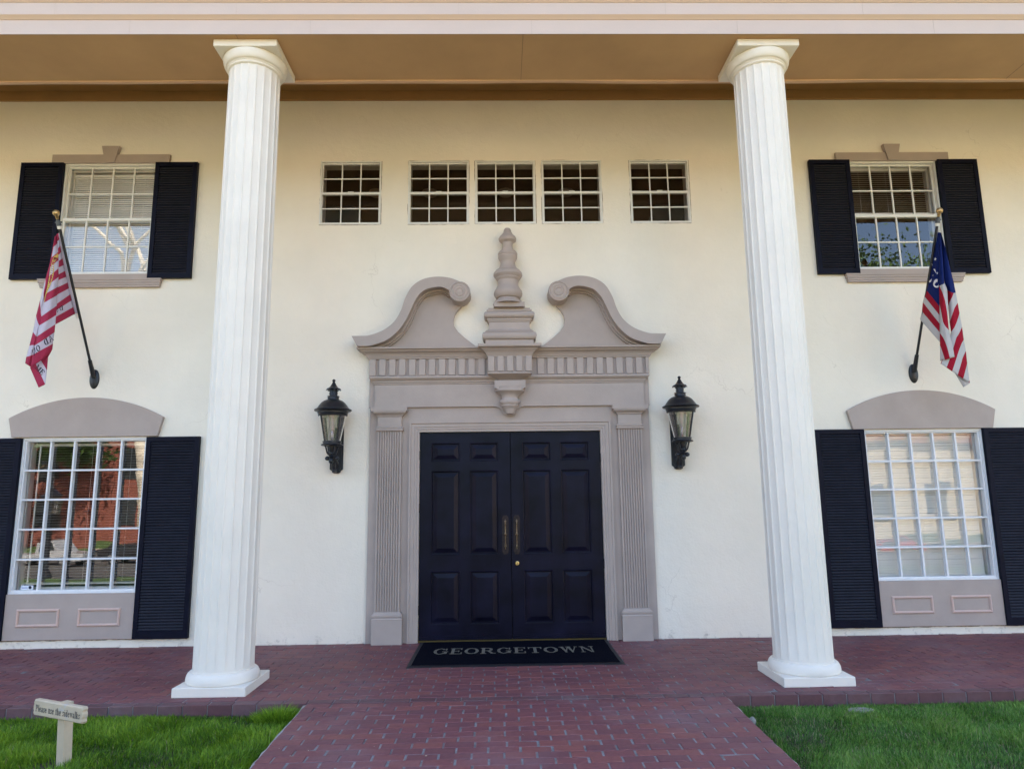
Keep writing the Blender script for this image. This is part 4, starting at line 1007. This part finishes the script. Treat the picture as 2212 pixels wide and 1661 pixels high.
C2=[(x,y,s,1,dd(-.72,-.64,y)) for x,y,s in C2]
S2=C.section(C2,C1,14,50,.03,0)
C3=[(287,258,6.03),(262,400,6.3),(238,520,6.6),(203,640,6.98),(155,832,8),(118,975,9),(90,1120,10),(58,1245,11),(30,1345,12),(20,1402,12.6)]
C3=[(x,y,s,1,dd(-.68,-.60,y)) for x,y,s in C3]
C2b=[(x,y,s if s>6 else 6.02+s*.02,1,q+.004) for x,y,s,_,q in C2]
C2b=[(290,262,6.02,1,-.716),(258,450,6.3,1,-.70),(222,700,6.6,1,-.69)]+[(x,y,s,1,q+.004) for x,y,s,_,q in C2 if y>720]
S3=C.section(C3,C2b,8,50,.02,.6)
TA=[(62,1440,13),(112,1402,12),(150,1380,11.1),(232,1330,10.2)]; TB=[(140,1620,13),(199,1592,12),(214,1480,11.1),(226,1342,10.2)]
TA=[(x,y,s,1,-.555) for x,y,s in TA]; TB=[(x,y,s,1,-.565) for x,y,s in TB]
S4=C.section(TA,TB,10,24,.02,0)
C.join(S1,0,S2,1)
fc=C.build(clothmat('jack_cloth',(.48,.045,.105),(.68,.63,.73)),T)
TXT=mat('flag_black',(.012,.012,.035),.8)
def cloth_text(C,sec,text,org,dx,upv,sx,off=.004,t_=.22,h_=.09,gap=.1):
    m=M()
    def f(x,y,l):
        zx=org[0]+dx[0]*x+upv[0]*y; zy=org[1]+dx[1]*x+upv[1]*y
        return tuple(zpt(C.base,zx,zy,C.depth(sec,zx,zy)-off-l))
    write(m,text,f,sx,gap,t_,h_); return m
for sec_,tx_,org_,dx_,up_,sx__ in ((S1,'D',(362,922),(-44,12),(-2,-42),.9),(S1,'O',(318,942),(-40,18),(-3,-40),.35),(S2,'AD',(278,1192),(-52,36),(-20,-50),.78),
        (S2,'ON',(160,1278),(-44,40),(-20,-50),.75),(S4,'ME',(103,1445),(44,46),(34,-34),.72)):
    cloth_text(C,sec_,tx_,org_,dx_,up_,sx__).build('flag_lettering',TXT,fc,smooth=False,fix=False)
SN=mat('snake_yellow',(.60,.42,.10),.8,var=.2,vscale=60); SNB=mat('snake_brown',(.12,.07,.02),.8)
m=M(); P=[(312,420,10),(300,440,17),(286,462,16),(272,492,12),(264,530,13),(262,570,15),(256,610,16),(246,650,15),(236,690,13),(226,720,9),(212,760,5),(200,800,3),(192,850,2)]
P=cr(P,4); vs=[]
for i,(x,y,wd) in enumerate(P):
    a=P[max(i-1,0)];bq=P[min(i+1,len(P)-1)]; tx,ty=bq[0]-a[0],bq[1]-a[1]; l=math.hypot(tx,ty) or 1; nx_,ny_=-ty/l,tx/l
    for sg in (-1,1):
        zx,zy=x+sg*nx_*wd,y+sg*ny_*wd; vs.append(tuple(zpt(base,zx,zy,C.depth(S2,zx,zy)-.004)))
m.add(vs,[(2*i,2*i+1,2*i+3,2*i+2) for i in range(len(P)-1)])
sn=m.build('snake_emblem',SN,fc,smooth=False,fix=False)
m=M()
for i in range(6,len(P)-6,2):
    x,y,wd=P[i]; q=[(x-wd*.7,y-2),(x+wd*.8,y+3),(x+wd*.8,y+6),(x-wd*.7,y+1)]
    m.add([tuple(zpt(base,a,b_,C.depth(S2,a,b_)-.0055)) for a,b_ in q],[(0,1,2,3)])
q=[(284+7*math.cos(R(a)),455+7*math.sin(R(a))) for a in range(0,360,45)]
m.add([tuple(zpt(base,a,b_,C.depth(S2,a,b_)-.0055)) for a,b_ in q],[tuple(range(8))])
m.build('snake_marks',SNB,sn,smooth=False,fix=False)
# the right-hand flag
YT=-.68
T,b,t,ax,m=pole((1972,800),(2029,458),YT,'wall_flag','blue flag with a white 76 over red and white stripes',None)
base=(2340,540)
def hp(x,y): py=(540+y/3.46)*ZX; return YT*(800-py)/(800-458.)
C=Cloth(base)
c_=zpt(base,318,182,hp(318,182)); m.build('ring',WHITEP,T)
def bd(L_,a0,a1,y0=225,y1=1580): return [(x,y,s,w_,a0+(a1-a0)*(y-y0)/(y1-y0)) for x,y,s,w_ in L_]
A=[(347,225,-9,-1),(318,380,-6,-.8),(284,560,-3,-.5),(240,738,0,0.001),(226,800,1,.1),(212,852,2,.2),(204,935,3,.3),(186,1008,4,.4)]
A=[(x,y,s,w_,hp(x-6,y)-.012) for x,y,s,w_ in A]
B=bd([(364,225,-9,-1),(356,400,-6,-.8),(356,700,-2,-.3),(358,888,0,0.001),(362,970,1,.1),(363,1046,2,.2),(366,1126,3,.3),(368,1216,4,.4)],-.62,-.46)
A_in=[(x+22,y+(18 if y>700 else 0),s,w_,q-.01) for x,y,s,w_,q in A]
Q1=C.section(A,B,14,60,.02,0)
L2=bd([(362,226,-3,-1),(358,450,-2,-.6),(358,698,0,-.001),(362,870,1,.1),(364,1130,2,.2),(366,1240,3,.3),(366,1384,4,.4)],-.64,-.50)
R2=bd([(372,228,-3,-1),(392,500,-2,-.5),(405,680,-.9,-.001),(430,738,-.7,.05),(437,900,-.3,.1),(436,1010,0,.1),(444,1100,1,.1),(480,1250,1.02,.2),(496,1345,1.04,.3)],-.66,-.58)
Q2=C.section(L2,R2,12,60,.03,0)
L3=bd([(371,228,-3,-1),(388,480,-3,-.6),(408,680,-2.4,-.25),(430,738,-2,0.001),(440,890,-1,.1),(452,1030,0,.2),(465,1120,1,.3),(430,1270,1.0,.4),(370,1405,.9,.5)],-.60,-.53)
R3=bd([(377,228,-3,-1),(415,370,-3,-.8),(455,545,-2,-.5),(485,660,-1.5,-.3),(506,765,-.8,0.001),(524,860,0,.1),(540,950,1,.2),(563,1075,2,.3),(578,1190,3,.4),(597,1290,4,.5),(609,1400,5,.6),(632,1580,6.2,.7)],-.66,-.56)
Q3=C.section(L3,R3,14,60,.03,.3)
LT=[(500,1492,1.5,1,-.52),(575,1616,1.5,1,-.52)]; RT=[(604,1538,1.5,1,-.53),(632,1584,1.5,1,-.53)]
Q4=C.section(LT,RT,6,8,.01,0)
C.join(Q1,1,Q2,0)
fc=C.build(clothmat('battle_cloth',(.42,.012,.035),(.62,.60,.60),(.008,.022,.145)),T)
WH=mat('flag_white',(.72,.72,.74),.8)
def poly(m,C,sec,pts,off=.005): m.add([tuple(zpt(C.base,x,y,C.depth(sec,x,y)-off)) for x,y in pts],[tuple(range(len(pts)))])
def star(m,C,sec,x,y,r,sxx=1.):
    poly(m,C,sec,[(x+(r if k%2==0 else r*.42)*sxx*math.sin(k*math.pi/5+.2),y-(r if k%2==0 else r*.42)*math.cos(k*math.pi/5+.2)) for k in range(10)])
for a5 in ((322,464,17,.75),(292,514,14,.55),(272,576,12,.45),(258,632,12,.45)):
    m=M(); star(m,C,Q1,*a5); m.build('flag_star',WH,fc,smooth=False,fix=False)
m=M(); poly(m,C,Q1,[(305,555),(318,553),(348,585),(343,597),(330,592)]); poly(m,C,Q1,[(348,584),(342,600),(298,618),(300,608)])
poly(m,C,Q1,[(262,668),(292,640),(284,672),(270,676)])
for i in range(20):
    a,b_=R(70+i*14.5),R(70+(i+1)*14.5); cx_,cy_=334,690
    f=lambda a,r:(cx_+r*.95*math.cos(a),cy_-r*math.sin(a)-0)
    poly(m,C,Q1,[f(a,18),f(a,32),f(b_,32),f(b_,18)])
poly(m,C,Q1,[(303,690),(318,690),(345,650),(330,640),(312,660)])
m.build('flag_numerals',WH,fc,smooth=False,fix=False)
# ------------------------------------------------------------------ lawn sign
SIGNP=mat('sign_paint',(.50,.405,.285),.7,var=.08,vscale=12,bump=.001,bscale=60,dirt=(.42,.42,.44),dscale=9,dthr=.60)
a=Vector((-2.820,-2.722)); bq=Vector((-2.420,-2.918)); dr=(bq-a).normalized(); L0=(bq-a).length; nr=Vector((dr.y,-dr.x)) # nr faces the camera
if nr.y>0: nr=-nr
zt,zb_=.246,.160
sg=thing('lawn_sign',(-2.61,-2.79,-.09),'small cream wooden sign on a post in the left lawn, asking to use the sidewalks','sign')
m=M(); th=.030; bev=.006
prof=[(0,zt-.004),(.004,zt)]
def sp(u,n_,z): p=a+dr*u+nr*n_; return (p.x,p.y,z)
# board outline with bracket-shaped ends
endl=[(.008,zb_),(.002,zb_+.010),(.005,zb_+.024),(.0,zb_+.036),(.0,zb_+.050),(.005,zb_+.062),(.002,zb_+.076),(.008,zt)]
O=[(u,z) for u,z in endl]+[(L0-u,z) for u,z in endl[::-1]]
cxm=L0/2; czm=(zt+zb_)/2
def inset(u,z,k): return (u+(k if u<cxm else -k),z+(k if z<czm-.03 else -k if z>czm+.03 else 0))
rings=[[sp(*((lambda q:(q[0],0.,q[1]))(inset(u,z,.0)))) for u,z in O]]
F_=[sp(inset(u,z,bev)[0],.0,inset(u,z,bev)[1]) for u,z in O]; Mid=[sp(u,-.006,z) for u,z in O]; Bk=[sp(u,-th,z) for u,z in O]
n=len(O); m.add(F_+Mid+Bk,[tuple(range(n))]+[(i,(i+1)%n,n+(i+1)%n,n+i) for i in range(n)]+[(n+i,n+(i+1)%n,2*n+(i+1)%n,2*n+i) for i in range(n)]+[tuple(range(2*n,3*n))[::-1]])
m.build('sign_board',SIGNP,sg,smooth=False)
m=M(); pc=a+dr*(L0*.53)+nr*(-th-.0255)
hw,hd=.0300,.0250; P=[]
for z in (-.16,.240):
    for sx_,sy_ in ((-1,1),(1,1),(1,-1),(-1,-1)):
        p=pc+dr*(sx_*hw-(.026 if z>0 else -.006))+nr*(sy_*hd); P.append((p.x,p.y,z))
m.add(P,[(0,1,2,3),(4,5,6,7),(0,1,5,4),(1,2,6,5),(2,3,7,6),(3,0,4,7)])
pst=m.build('post',SIGNP,sg,smooth=False)
m=M(); txt='Please use the sidewalks'; hgt=.036; w_=text_width(txt,.78,.12)*hgt; k_=(L0-.05)/w_
write(m,txt,lambda x,y,l:sp(.028+x*hgt*k_,.0008+l,zb_+.024+y*hgt),.78,.12,.20,.09)
m.build('sign_lettering',mat('sign_black',(.03,.03,.035),.7),sg,smooth=False,fix=False)
# ------------------------------------------------------------------ grass blades
def grassmat(name,cols):
    m=bpy.data.materials.new(name); m.use_nodes=True; n=m.node_tree.nodes; L=m.node_tree.links; P=n['Principled BSDF']
    at_=n.new('ShaderNodeAttribute'); at_.attribute_name='tint'; cr_=n.new('ShaderNodeValToRGB'); els=cr_.color_ramp.elements
    els[0].position=cols[0][0]; els[0].color=(*cols[0][1],1); els[1].position=cols[-1][0]; els[1].color=(*cols[-1][1],1)
    for p,c in cols[1:-1]: e=els.new(p); e.color=(*c,1)
    L.new(at_.outputs['Fac'],cr_.inputs[0]); L.new(cr_.outputs[0],P.inputs['Base Color']); P.inputs['Roughness'].default_value=.5; P.inputs['Specular IOR Level'].default_value=.3
    tr=n.new('ShaderNodeBsdfTranslucent'); L.new(cr_.outputs[0],tr.inputs[0]); mx=n.new('ShaderNodeMixShader'); mx.inputs[0].default_value=.25
    L.new(P.outputs[0],mx.inputs[1]); L.new(tr.outputs[0],mx.inputs[2]); L.new(mx.outputs[0],n['Material Output'].inputs[0])
    return m
def grass(name,x0,x1,y0,y1,dens,h0,h1,wd,mt,label,seed,edge,dry,extra=()):
    rs=np.random.RandomState(seed); N=int((x1-x0)*(y1-y0)*dens)
    x=rs.uniform(x0,x1,N); y=rs.uniform(y0,y1,N)
    # patchiness
    g=np.sin(x*3.1+1.3*np.sin(y*2.7))*np.sin(y*4.3+1.1*np.sin(x*2.1))+.6*np.sin(x*9.7+y*3.3)*np.sin(y*11.1-x*2.)+.4*np.sin(x*23+y*17)*np.sin(y*27-x*13)
    dist=np.abs(x-edge)
    keep=(rs.uniform(0,1,N)<np.clip(.80+.25*g,.35,1))&(rs.uniform(0,1,N)<np.clip(dist/.07,.35,1))
    for ex,ey,er in extra: keep&=~((np.hypot((x-ex),(y-ey))<er)&(rs.uniform(0,1,N)<.8))
    x=x[keep]; y=y[keep]; g=g[keep]; dist=dist[keep]; N=len(x)
    z=np.array([lawnz(a_,b_) for a_,b_ in zip(x,y)])
    h=rs.uniform(h0,h1,N)*(1+.22*g); h*=np.clip(.75+dist*3,.75,1)
    nearp=np.clip((y+2.12)/.12,0,1); h*=1-.25*nearp
    yaw=rs.uniform(0,2*np.pi,N); lean=rs.gamma(2.,.30,N)+.12; lean=np.clip(lean,0,1.35); ly=rs.uniform(0,2*np.pi,N)
    # tufts lean together
    ly=np.where(rs.uniform(0,1,N)<.5,ly,2.2*np.sin(x*5.3+y*3)+2.5*np.sin(y*6.1-x*2.2))
    w_=wd*rs.uniform(.6,1.3,N); cx_,sx_=np.cos(yaw)*w_/2,np.sin(yaw)*w_/2
    lx,lyy=np.cos(ly),np.sin(ly); V=np.empty((N,5,3),np.float32)
    mz=h*.55*np.cos(lean*.4); mr=h*.55*np.sin(lean*.4); tz=mz+h*.45*np.cos(lean*1.25); tr_=mr+h*.45*np.sin(lean*1.25)
    V[:,0]=np.stack([x-cx_,y-sx_,z],1); V[:,1]=np.stack([x+cx_,y+sx_,z],1)
    V[:,2]=np.stack([x+lx*mr+cx_*.8,y+lyy*mr+sx_*.8,z+mz],1); V[:,3]=np.stack([x+lx*mr-cx_*.8,y+lyy*mr-sx_*.8,z+mz],1)
    V[:,4]=np.stack([x+lx*tr_,y+lyy*tr_,z+tz],1)
    me=bpy.data.meshes.new(name); me.vertices.add(N*5); me.vertices.foreach_set('co',V.ravel())
    me.loops.add(N*7); me.polygons.add(N*2); b_=np.arange(N)*5
    li=np.stack([b_,b_+1,b_+2,b_+3,b_+3,b_+2,b_+4],1).astype(np.int32); me.loops.foreach_set('vertex_index',li.ravel())
    ls=np.stack([np.arange(N)*7,np.arange(N)*7+4],1).astype(np.int32); me.polygons.foreach_set('loop_start',ls.ravel())
    me.update(calc_edges=True)
    tn=np.clip(rs.normal(.42,.15,N)+.15*g,0,.86); tn=np.where(rs.uniform(0,1,N)<dry*(1+1.2*(g<-.5)),rs.uniform(.9,1,N),tn)
    a_=me.attributes.new('tint','FLOAT','POINT'); a_.data.foreach_set('value',np.repeat(tn,5).astype(np.float32))
    me.materials.append(mt); ob=bpy.data.objects.new(name,me); SC.collection.objects.link(ob)
    ob['kind']='stuff'; ob['label']=label; ob['category']='grass'; return ob
GL=grassmat('grass_left',[(0,(.02,.06,.008)),(.35,(.095,.21,.012)),(.6,(.20,.34,.02)),(.86,(.34,.48,.04)),(.93,(.26,.22,.10)),(1,(.34,.28,.15))])
GR=grassmat('grass_right',[(0,(.015,.055,.012)),(.35,(.072,.185,.028)),(.6,(.15,.30,.048)),(.86,(.29,.43,.10)),(.93,(.24,.22,.12)),(1,(.34,.30,.18))])
grass('lawn_grass',-4.6,-1.455,-4.3,-1.995,24000,.028,.060,.0040,GL,'lush long green grass on the lawn left of the brick walk',11,-1.455,.015,[(-2.66,-2.80,.09)])
grass('lawn_grass',1.455,4.6,-4.3,-1.995,28000,.018,.042,.0038,GR,'shorter green grass with dry straw bits on the lawn right of the brick walk',12,1.455,.07)
m=M(); rsd=random.Random(31)
for _ in range(110):
    if rsd.random()<.6: x,y=rsd.uniform(-1.4,1.4),rsd.uniform(-3.6,-1.2); z=walkz(y)+.001 if y<-2 else .001
    else: x,y=rsd.uniform(-4.2,4.2),rsd.uniform(-1.8,-.05); z=.001
    r_=rsd.choice((.0025,.003,.004,.006)); k=rsd.randint(3,5); a0=rsd.uniform(0,6)
    m.add([(x+r_*rsd.uniform(.7,1.3)*math.cos(a0+6.283*i/k),y+r_*rsd.uniform(.5,1.2)*math.sin(a0+6.283*i/k),z+rsd.uniform(.001,.004)) for i in range(k)],[tuple(range(k))])
m.build('grit',mat('grit_pale',(.42,.38,.30),.9,var=.5,vscale=30),None,smooth=False,fix=False,kind='stuff',label='small pale crumbs and leaf bits scattered over the brick paving',category='grit')
# a rounded tuft beside the corner of the walk
def clump(name,cx_,cy_,r_,N,h0,h1,mt,lab,seed):
    m=M(); rs=random.Random(seed)
    for _ in range(N):
        a_=rs.uniform(0,2*math.pi); q=r_*math.sqrt(rs.random()); x,y=cx_+q*math.cos(a_)*1.3,cy_+q*math.sin(a_)*.8; z=lawnz(x,y)
        if x>-1.47: continue
        h=rs.uniform(h0,h1)*(1-.5*q/r_); o=rs.uniform(.1,.6)+q/r_*.4; w_=.0035; ya=rs.uniform(0,6.28); c,s_=math.cos(ya)*w_/2,math.sin(ya)*w_/2
        lx,ly=math.cos(a_)*o*h,math.sin(a_)*o*h
        m.add([(x-c,y-s_,z),(x+c,y+s_,z),(x+c*.8+lx*.35,y+s_*.8+ly*.35,z+h*.6),(x-c*.8+lx*.35,y-s_*.8+ly*.35,z+h*.6),(x+lx,y+ly,z+h)],[(0,1,2,3),(3,2,4)])
    ob=m.build(name,mt,None,smooth=False,fix=False,label=lab,category='grass',kind='stuff')
    me=ob.data; a_=me.attributes.new('tint','FLOAT','POINT'); nv=len(me.vertices)//5
    a_.data.foreach_set('value',np.repeat(np.clip(np.random.RandomState(seed).normal(.5,.15,nv),0,.86),5).astype(np.float32))
clump('grass_tuft',-1.585,-2.10,.13,1500,.08,.13,GL,'tall rounded tuft of grass at the left corner of porch and walk',5)
# flat stone set in the grass, pale stone by the walk
STONE=mat('stone',(.24,.235,.21),.9,var=.2,vscale=20,bump=.003)
m=M(); m.lathe(0,0,[(.001,.0),(.085,.0),(.09,-.008),(.088,-.03)],24)
m.v=[(2.30+p[0]*1.0,-2.125+p[1]*.5,-.062+p[2]) for p in m.v]
m.build('flat_stone',STONE,None,label='flat pale round stone sunk in the grass by the porch edge right of the walk',category='stone')
m=M(); m.sphere((1.50,-2.32,-.070),.022,8,1.4)
for k,p in enumerate(m.v): m.v[k]=(p[0]+.006*mnoise.noise(Vector(p)*60),p[1]+.006*mnoise.noise(Vector(p)*50+Vector((3,1,2))),p[2])
m.build('pebble',STONE,None,label='small grey pebble at the right edge of the brick walk',category='stone')
# ------------------------------------------------------------------ across the street (seen in the window glass)
REDBR=mat('far_red_brick',(.19,.060,.042),.85,var=.25,vscale=6); BEIGE=mat('far_beige',(.62,.52,.38),.85,var=.1)
DARKG=mat('far_glass',(.03,.035,.04),.15)
hb=thing('brick_building',(-42,-60,-2.7),'red brick building with dark windows across the street','building')
m=M(); m.box(-56,-30,-76,-60,-3,10.5); m.box(-40.6,-38.2,-60,-58.4,-3,10.5); m.build('wall',REDBR,hb,smooth=False)
for x in (-53,-48.5,-44.2,-36.4,-33):
    for z in (-.6,3.9):
        m=M(); m.box(x,x+2.0,-60,-59.95,z,z+2.6); m.build('window',DARKG,hb,smooth=False)
m=M(); m.box(-56.4,-29.6,-76.4,-58.0,10.5,11.0); m.build('roof',CONC,hb,smooth=False)
bb=thing('beige_building',(40,-60,-2.7),'long beige building with a low roof across the street','building')
m=M(); m.box(20,62,-72,-60,-3,6.2); m.build('wall',BEIGE,bb,smooth=False)
for x in range(23,60,6):
    m=M(); m.box(x,x+2.4,-60,-59.95,-.6,2.4); m.build('window',DARKG,bb,smooth=False)
m=M(); m.add([(19.5,-59.2,6.2),(62.5,-59.2,6.2),(62.5,-72.5,6.2),(19.5,-72.5,6.2),(19.5,-66,9.2),(62.5,-66,9.2)],[(0,1,5,4),(2,3,4,5),(0,4,3),(1,2,5),(0,3,2,1)]); m.build('roof',mat('far_roof',(.30,.13,.09),.9),bb,smooth=False)
BARK=mat('pale_bark',(.55,.50,.42),.85,var=.35,vscale=3); BARKD=mat('dark_bark',(.12,.09,.06),.9)
def limbs(m,rs,p,dv,r,L_,dep,tips,spread=.55):
    pts=[p];rad=[r];q=Vector(p);dv=Vector(dv).normalized()
    for k in range(5):
        dv=(dv+Vector((rs.gauss(0,.13),rs.gauss(0,.13),rs.gauss(.03,.08)))).normalized(); q=q+dv*(L_/5); pts.append(tuple(q)); rad.append(r*(1-.4*(k+1)/5))
    m.tube(pts,rad,8)
    if dep==0: tips.append(q); return
    for k in range(2 if rs.random()<.6 else 3):
        nd=(dv+Vector((rs.gauss(0,spread),rs.gauss(0,spread),rs.gauss(.1,.3)))).normalized()
        limbs(m,rs,tuple(q),nd,r*.58,L_*rs.uniform(.62,.85),dep-1,tips,spread)
def leaves(pts,n,R_,size,mt,par,seed):
    rs=random.Random(seed); m=M()
    for q in pts:
        for _ in range(n):
            c=q+Vector((rs.gauss(0,R_),rs.gauss(0,R_),rs.gauss(0,R_*.7))); a_=Vector((rs.gauss(0,1),rs.gauss(0,1),rs.gauss(0,1))).normalized(); b_=a_.orthogonal().normalized(); s_=size*rs.uniform(.6,1.4)
            m.add([c-a_*s_,c+b_*s_*.5,c+a_*s_,c-b_*s_*.5],[(0,1,2,3)])
    m.build('crown',mt,par,smooth=False,fix=False)
LEAF=mat('leaf_green',(.07,.13,.03),.7,var=.4,vscale=2)
rs=random.Random(4)
tr1=thing('sycamore_tree',(-11.7,-15.5,-1.1),'bare pale barked sycamore by the street, left','tree'); m=M(); tips=[]
m.tube([(-11.2,-15.5,-1.3),(-11.3,-15.4,1.2),(-11.7,-15.3,3.2),(-11.6,-15.2,5.0)],[.34,.26,.20,.20],12)
for dv in ((-.5,0,1),(.45,.1,1),(.05,-.3,1),(.9,.1,.6),(-.9,-.1,.7)): limbs(m,rs,(-11.6,-15.2,4.9),dv,.17,3.4,3,tips,.5)
m.build('trunk',BARK,tr1)
tr2=thing('leafy_tree',(13.5,-17,-.9),'leafy green street tree with pale forked trunk, right','tree'); m=M(); tips=[]
m.tube([(12.2,-17,-1),(12.3,-17,2.2),(12.1,-16.9,4.5)],[.3,.26,.22],12)
for dv in ((-.3,0,1),(.4,.1,1),(.05,-.3,1)): limbs(m,rs,(12.1,-16.9,4.4),dv,.15,2.6,2,tips,.5)
m.build('trunk',BARKD,tr2); leaves(tips[:],1100,.8,.07,LEAF,tr2,6)
tr3=thing('round_tree',(17,-25,-.9),'round dark green tree beyond the street, right','tree'); m=M(); tips=[]
m.tube([(15.8,-25,-1),(15.8,-25,6)],[.35,.25],10)
for k in range(7): limbs(m,rs,(15.8,-25,5.0+k*.45),(math.cos(k*2.4),math.sin(k*2.4),.7),.12,2.2,1,tips,.5)
m.build('trunk',BARKD,tr3); leaves(tips[:],420,.8,.16,LEAF,tr3,8)
tr4=thing('street_tree',(-43,-55,-2.7),'dark leafy tree before the brick building','tree'); m=M(); tips=[]
m.tube([(-43,-55,-2.8),(-43,-55,9)],[.4,.2],10)
for k in range(14): limbs(m,rs,(-43,-55,4.0+k*.6),(math.cos(k*2.4),.5*math.sin(k*2.4),.45),.14,3.2,1,tips,.5)
m.build('trunk',BARKD,tr4); leaves(tips[:],260,1.1,.3,LEAF,tr4,18)
# row of trees added behind the far buildings to block low horizon sky light
rs2=random.Random(77); pts=[]
for k in range(120):
    x=-125+k*2.1+rs2.uniform(-1.5,1.5); y=-84+rs2.uniform(-5,4); hh=rs2.uniform(10,17)
    for q in range(6): pts.append(Vector((x+rs2.gauss(0,1.6),y+rs2.gauss(0,1.6),-2.5+hh*(q+.6)/6)))
m=M(); rs3=random.Random(78)
for q in pts:
    for _ in range(60):
        c=q+Vector((rs3.gauss(0,1.5),rs3.gauss(0,1.2),rs3.gauss(0,1.3))); a_=Vector((rs3.gauss(0,1),rs3.gauss(0,1),rs3.gauss(0,1))).normalized(); b_=a_.orthogonal().normalized(); s_=.75*rs3.uniform(.6,1.4)
        m.add([c-a_*s_,c+b_*s_*.5,c+a_*s_,c-b_*s_*.5],[(0,1,2,3)])
m.build('sky_block_trees',LEAF,None,smooth=False,fix=False,kind='stuff',label='line of green trees added far behind the buildings to block horizon sky light',category='wood')
# street lamp
lp=thing('street_lamp',(-15.4,-17.0,-1.2),'black post lamp by the sidewalk','street lamp')
m=M(); m.lathe(-15.4,-17.0,[(.20,-1.25),(.20,-1.0),(.10,-.8),(.06,-.2),(.055,1.05),(.09,1.1)],16); m.build('post',IRON,lp)
m=M(); m.lathe(-15.4,-17.0,[(.13,1.10),(.22,1.62)],16); m.build('lamp_glass',LAMPGLASS,lp,fix=False)
m=M(); m.lathe(-15.4,-17.0,[(.32,1.61),(.32,1.66),(.15,1.84),(.07,1.9),(.03,2.1),(.001,2.14)],20); m.build('lamp_hood',IRON,lp)
# parked vehicles
def vehicle(name,x,y,z,L_,prof,glassp,col,lab,cat,wd=1.85):
    V=thing(name,(x,y,z),lab,cat); P=[(x+a*L_,z+b_) for a,b_ in prof]
    m=M(); m.prism_y(P,y-wd/2,y+wd/2); o=m.build('body',col,V,smooth=False)
    m=M()
    for g in glassp: m.prism_y([(x+a*L_,z+b_) for a,b_ in g],y-wd/2-.01,y+wd/2+.01)
    m.build('window',DARKG,V,smooth=False)
    for a in (.19,.80):
        for sy_ in (-1,1):
            m=M(); mm=M(); mm.lathe(0,0,[(.001,-.1),(.33,-.1),(.35,-.05),(.35,.05),(.33,.1),(.001,.1)],24)
            m.add([(x+a*L_+p[0],y+sy_*(wd/2-.05)+p[2],z+.35+p[1]) for p in mm.v],mm.f); wh=m.build('wheel',MATE,V)
            m=M(); mm=M(); mm.lathe(0,0,[(.001,-.11),(.2,-.115),(.21,-.1)],20); m.add([(x+a*L_+p[0],y+sy_*(wd/2-.05)+p[2]*sy_*-1,z+.35+p[1]) for p in mm.v],mm.f); m.build('rim',mat('rim_metal',(.5,.5,.5),.3,metal=.8),wh)
PK=[(0,.45),(.0,.95),(.38,1.0),(.40,1.75),(.62,1.75),(.70,1.12),(.98,1.0),(1,.45)]
vehicle('pickup_truck',-34.0,-42.5,-2.80,5.3,PK,[[(.43,1.1),(.44,1.65),(.51,1.65),(.51,1.1)],[(.53,1.1),(.53,1.65),(.61,1.65),(.66,1.1)]],mat('white_car_paint',(.35,.36,.38),.3,coat=.5),'white pickup truck parked along the kerb','truck')
CARP=[(0,.35),(.0,.85),(.12,1.0),(.25,1.42),(.62,1.42),(.78,.98),(.99,.85),(1,.35)]
vehicle('parked_car',-27.6,-42.8,-2.80,4.5,CARP,[[(.19,1.0),(.28,1.35),(.43,1.35),(.43,1.0)],[(.45,1.0),(.45,1.35),(.61,1.35),(.72,1.0)]],mat('black_car_paint',(.02,.02,.022),.2,coat=.6),'black car parked behind the pickup truck','car')
vehicle('parked_car',25,-42.5,-2.80,4.6,CARP,[[(.19,1.0),(.28,1.35),(.43,1.35),(.43,1.0)],[(.45,1.0),(.45,1.35),(.61,1.35),(.72,1.0)]],mat('red_car_paint',(.45,.03,.03),.25,coat=.6),'red car parked across the road on the right','car')
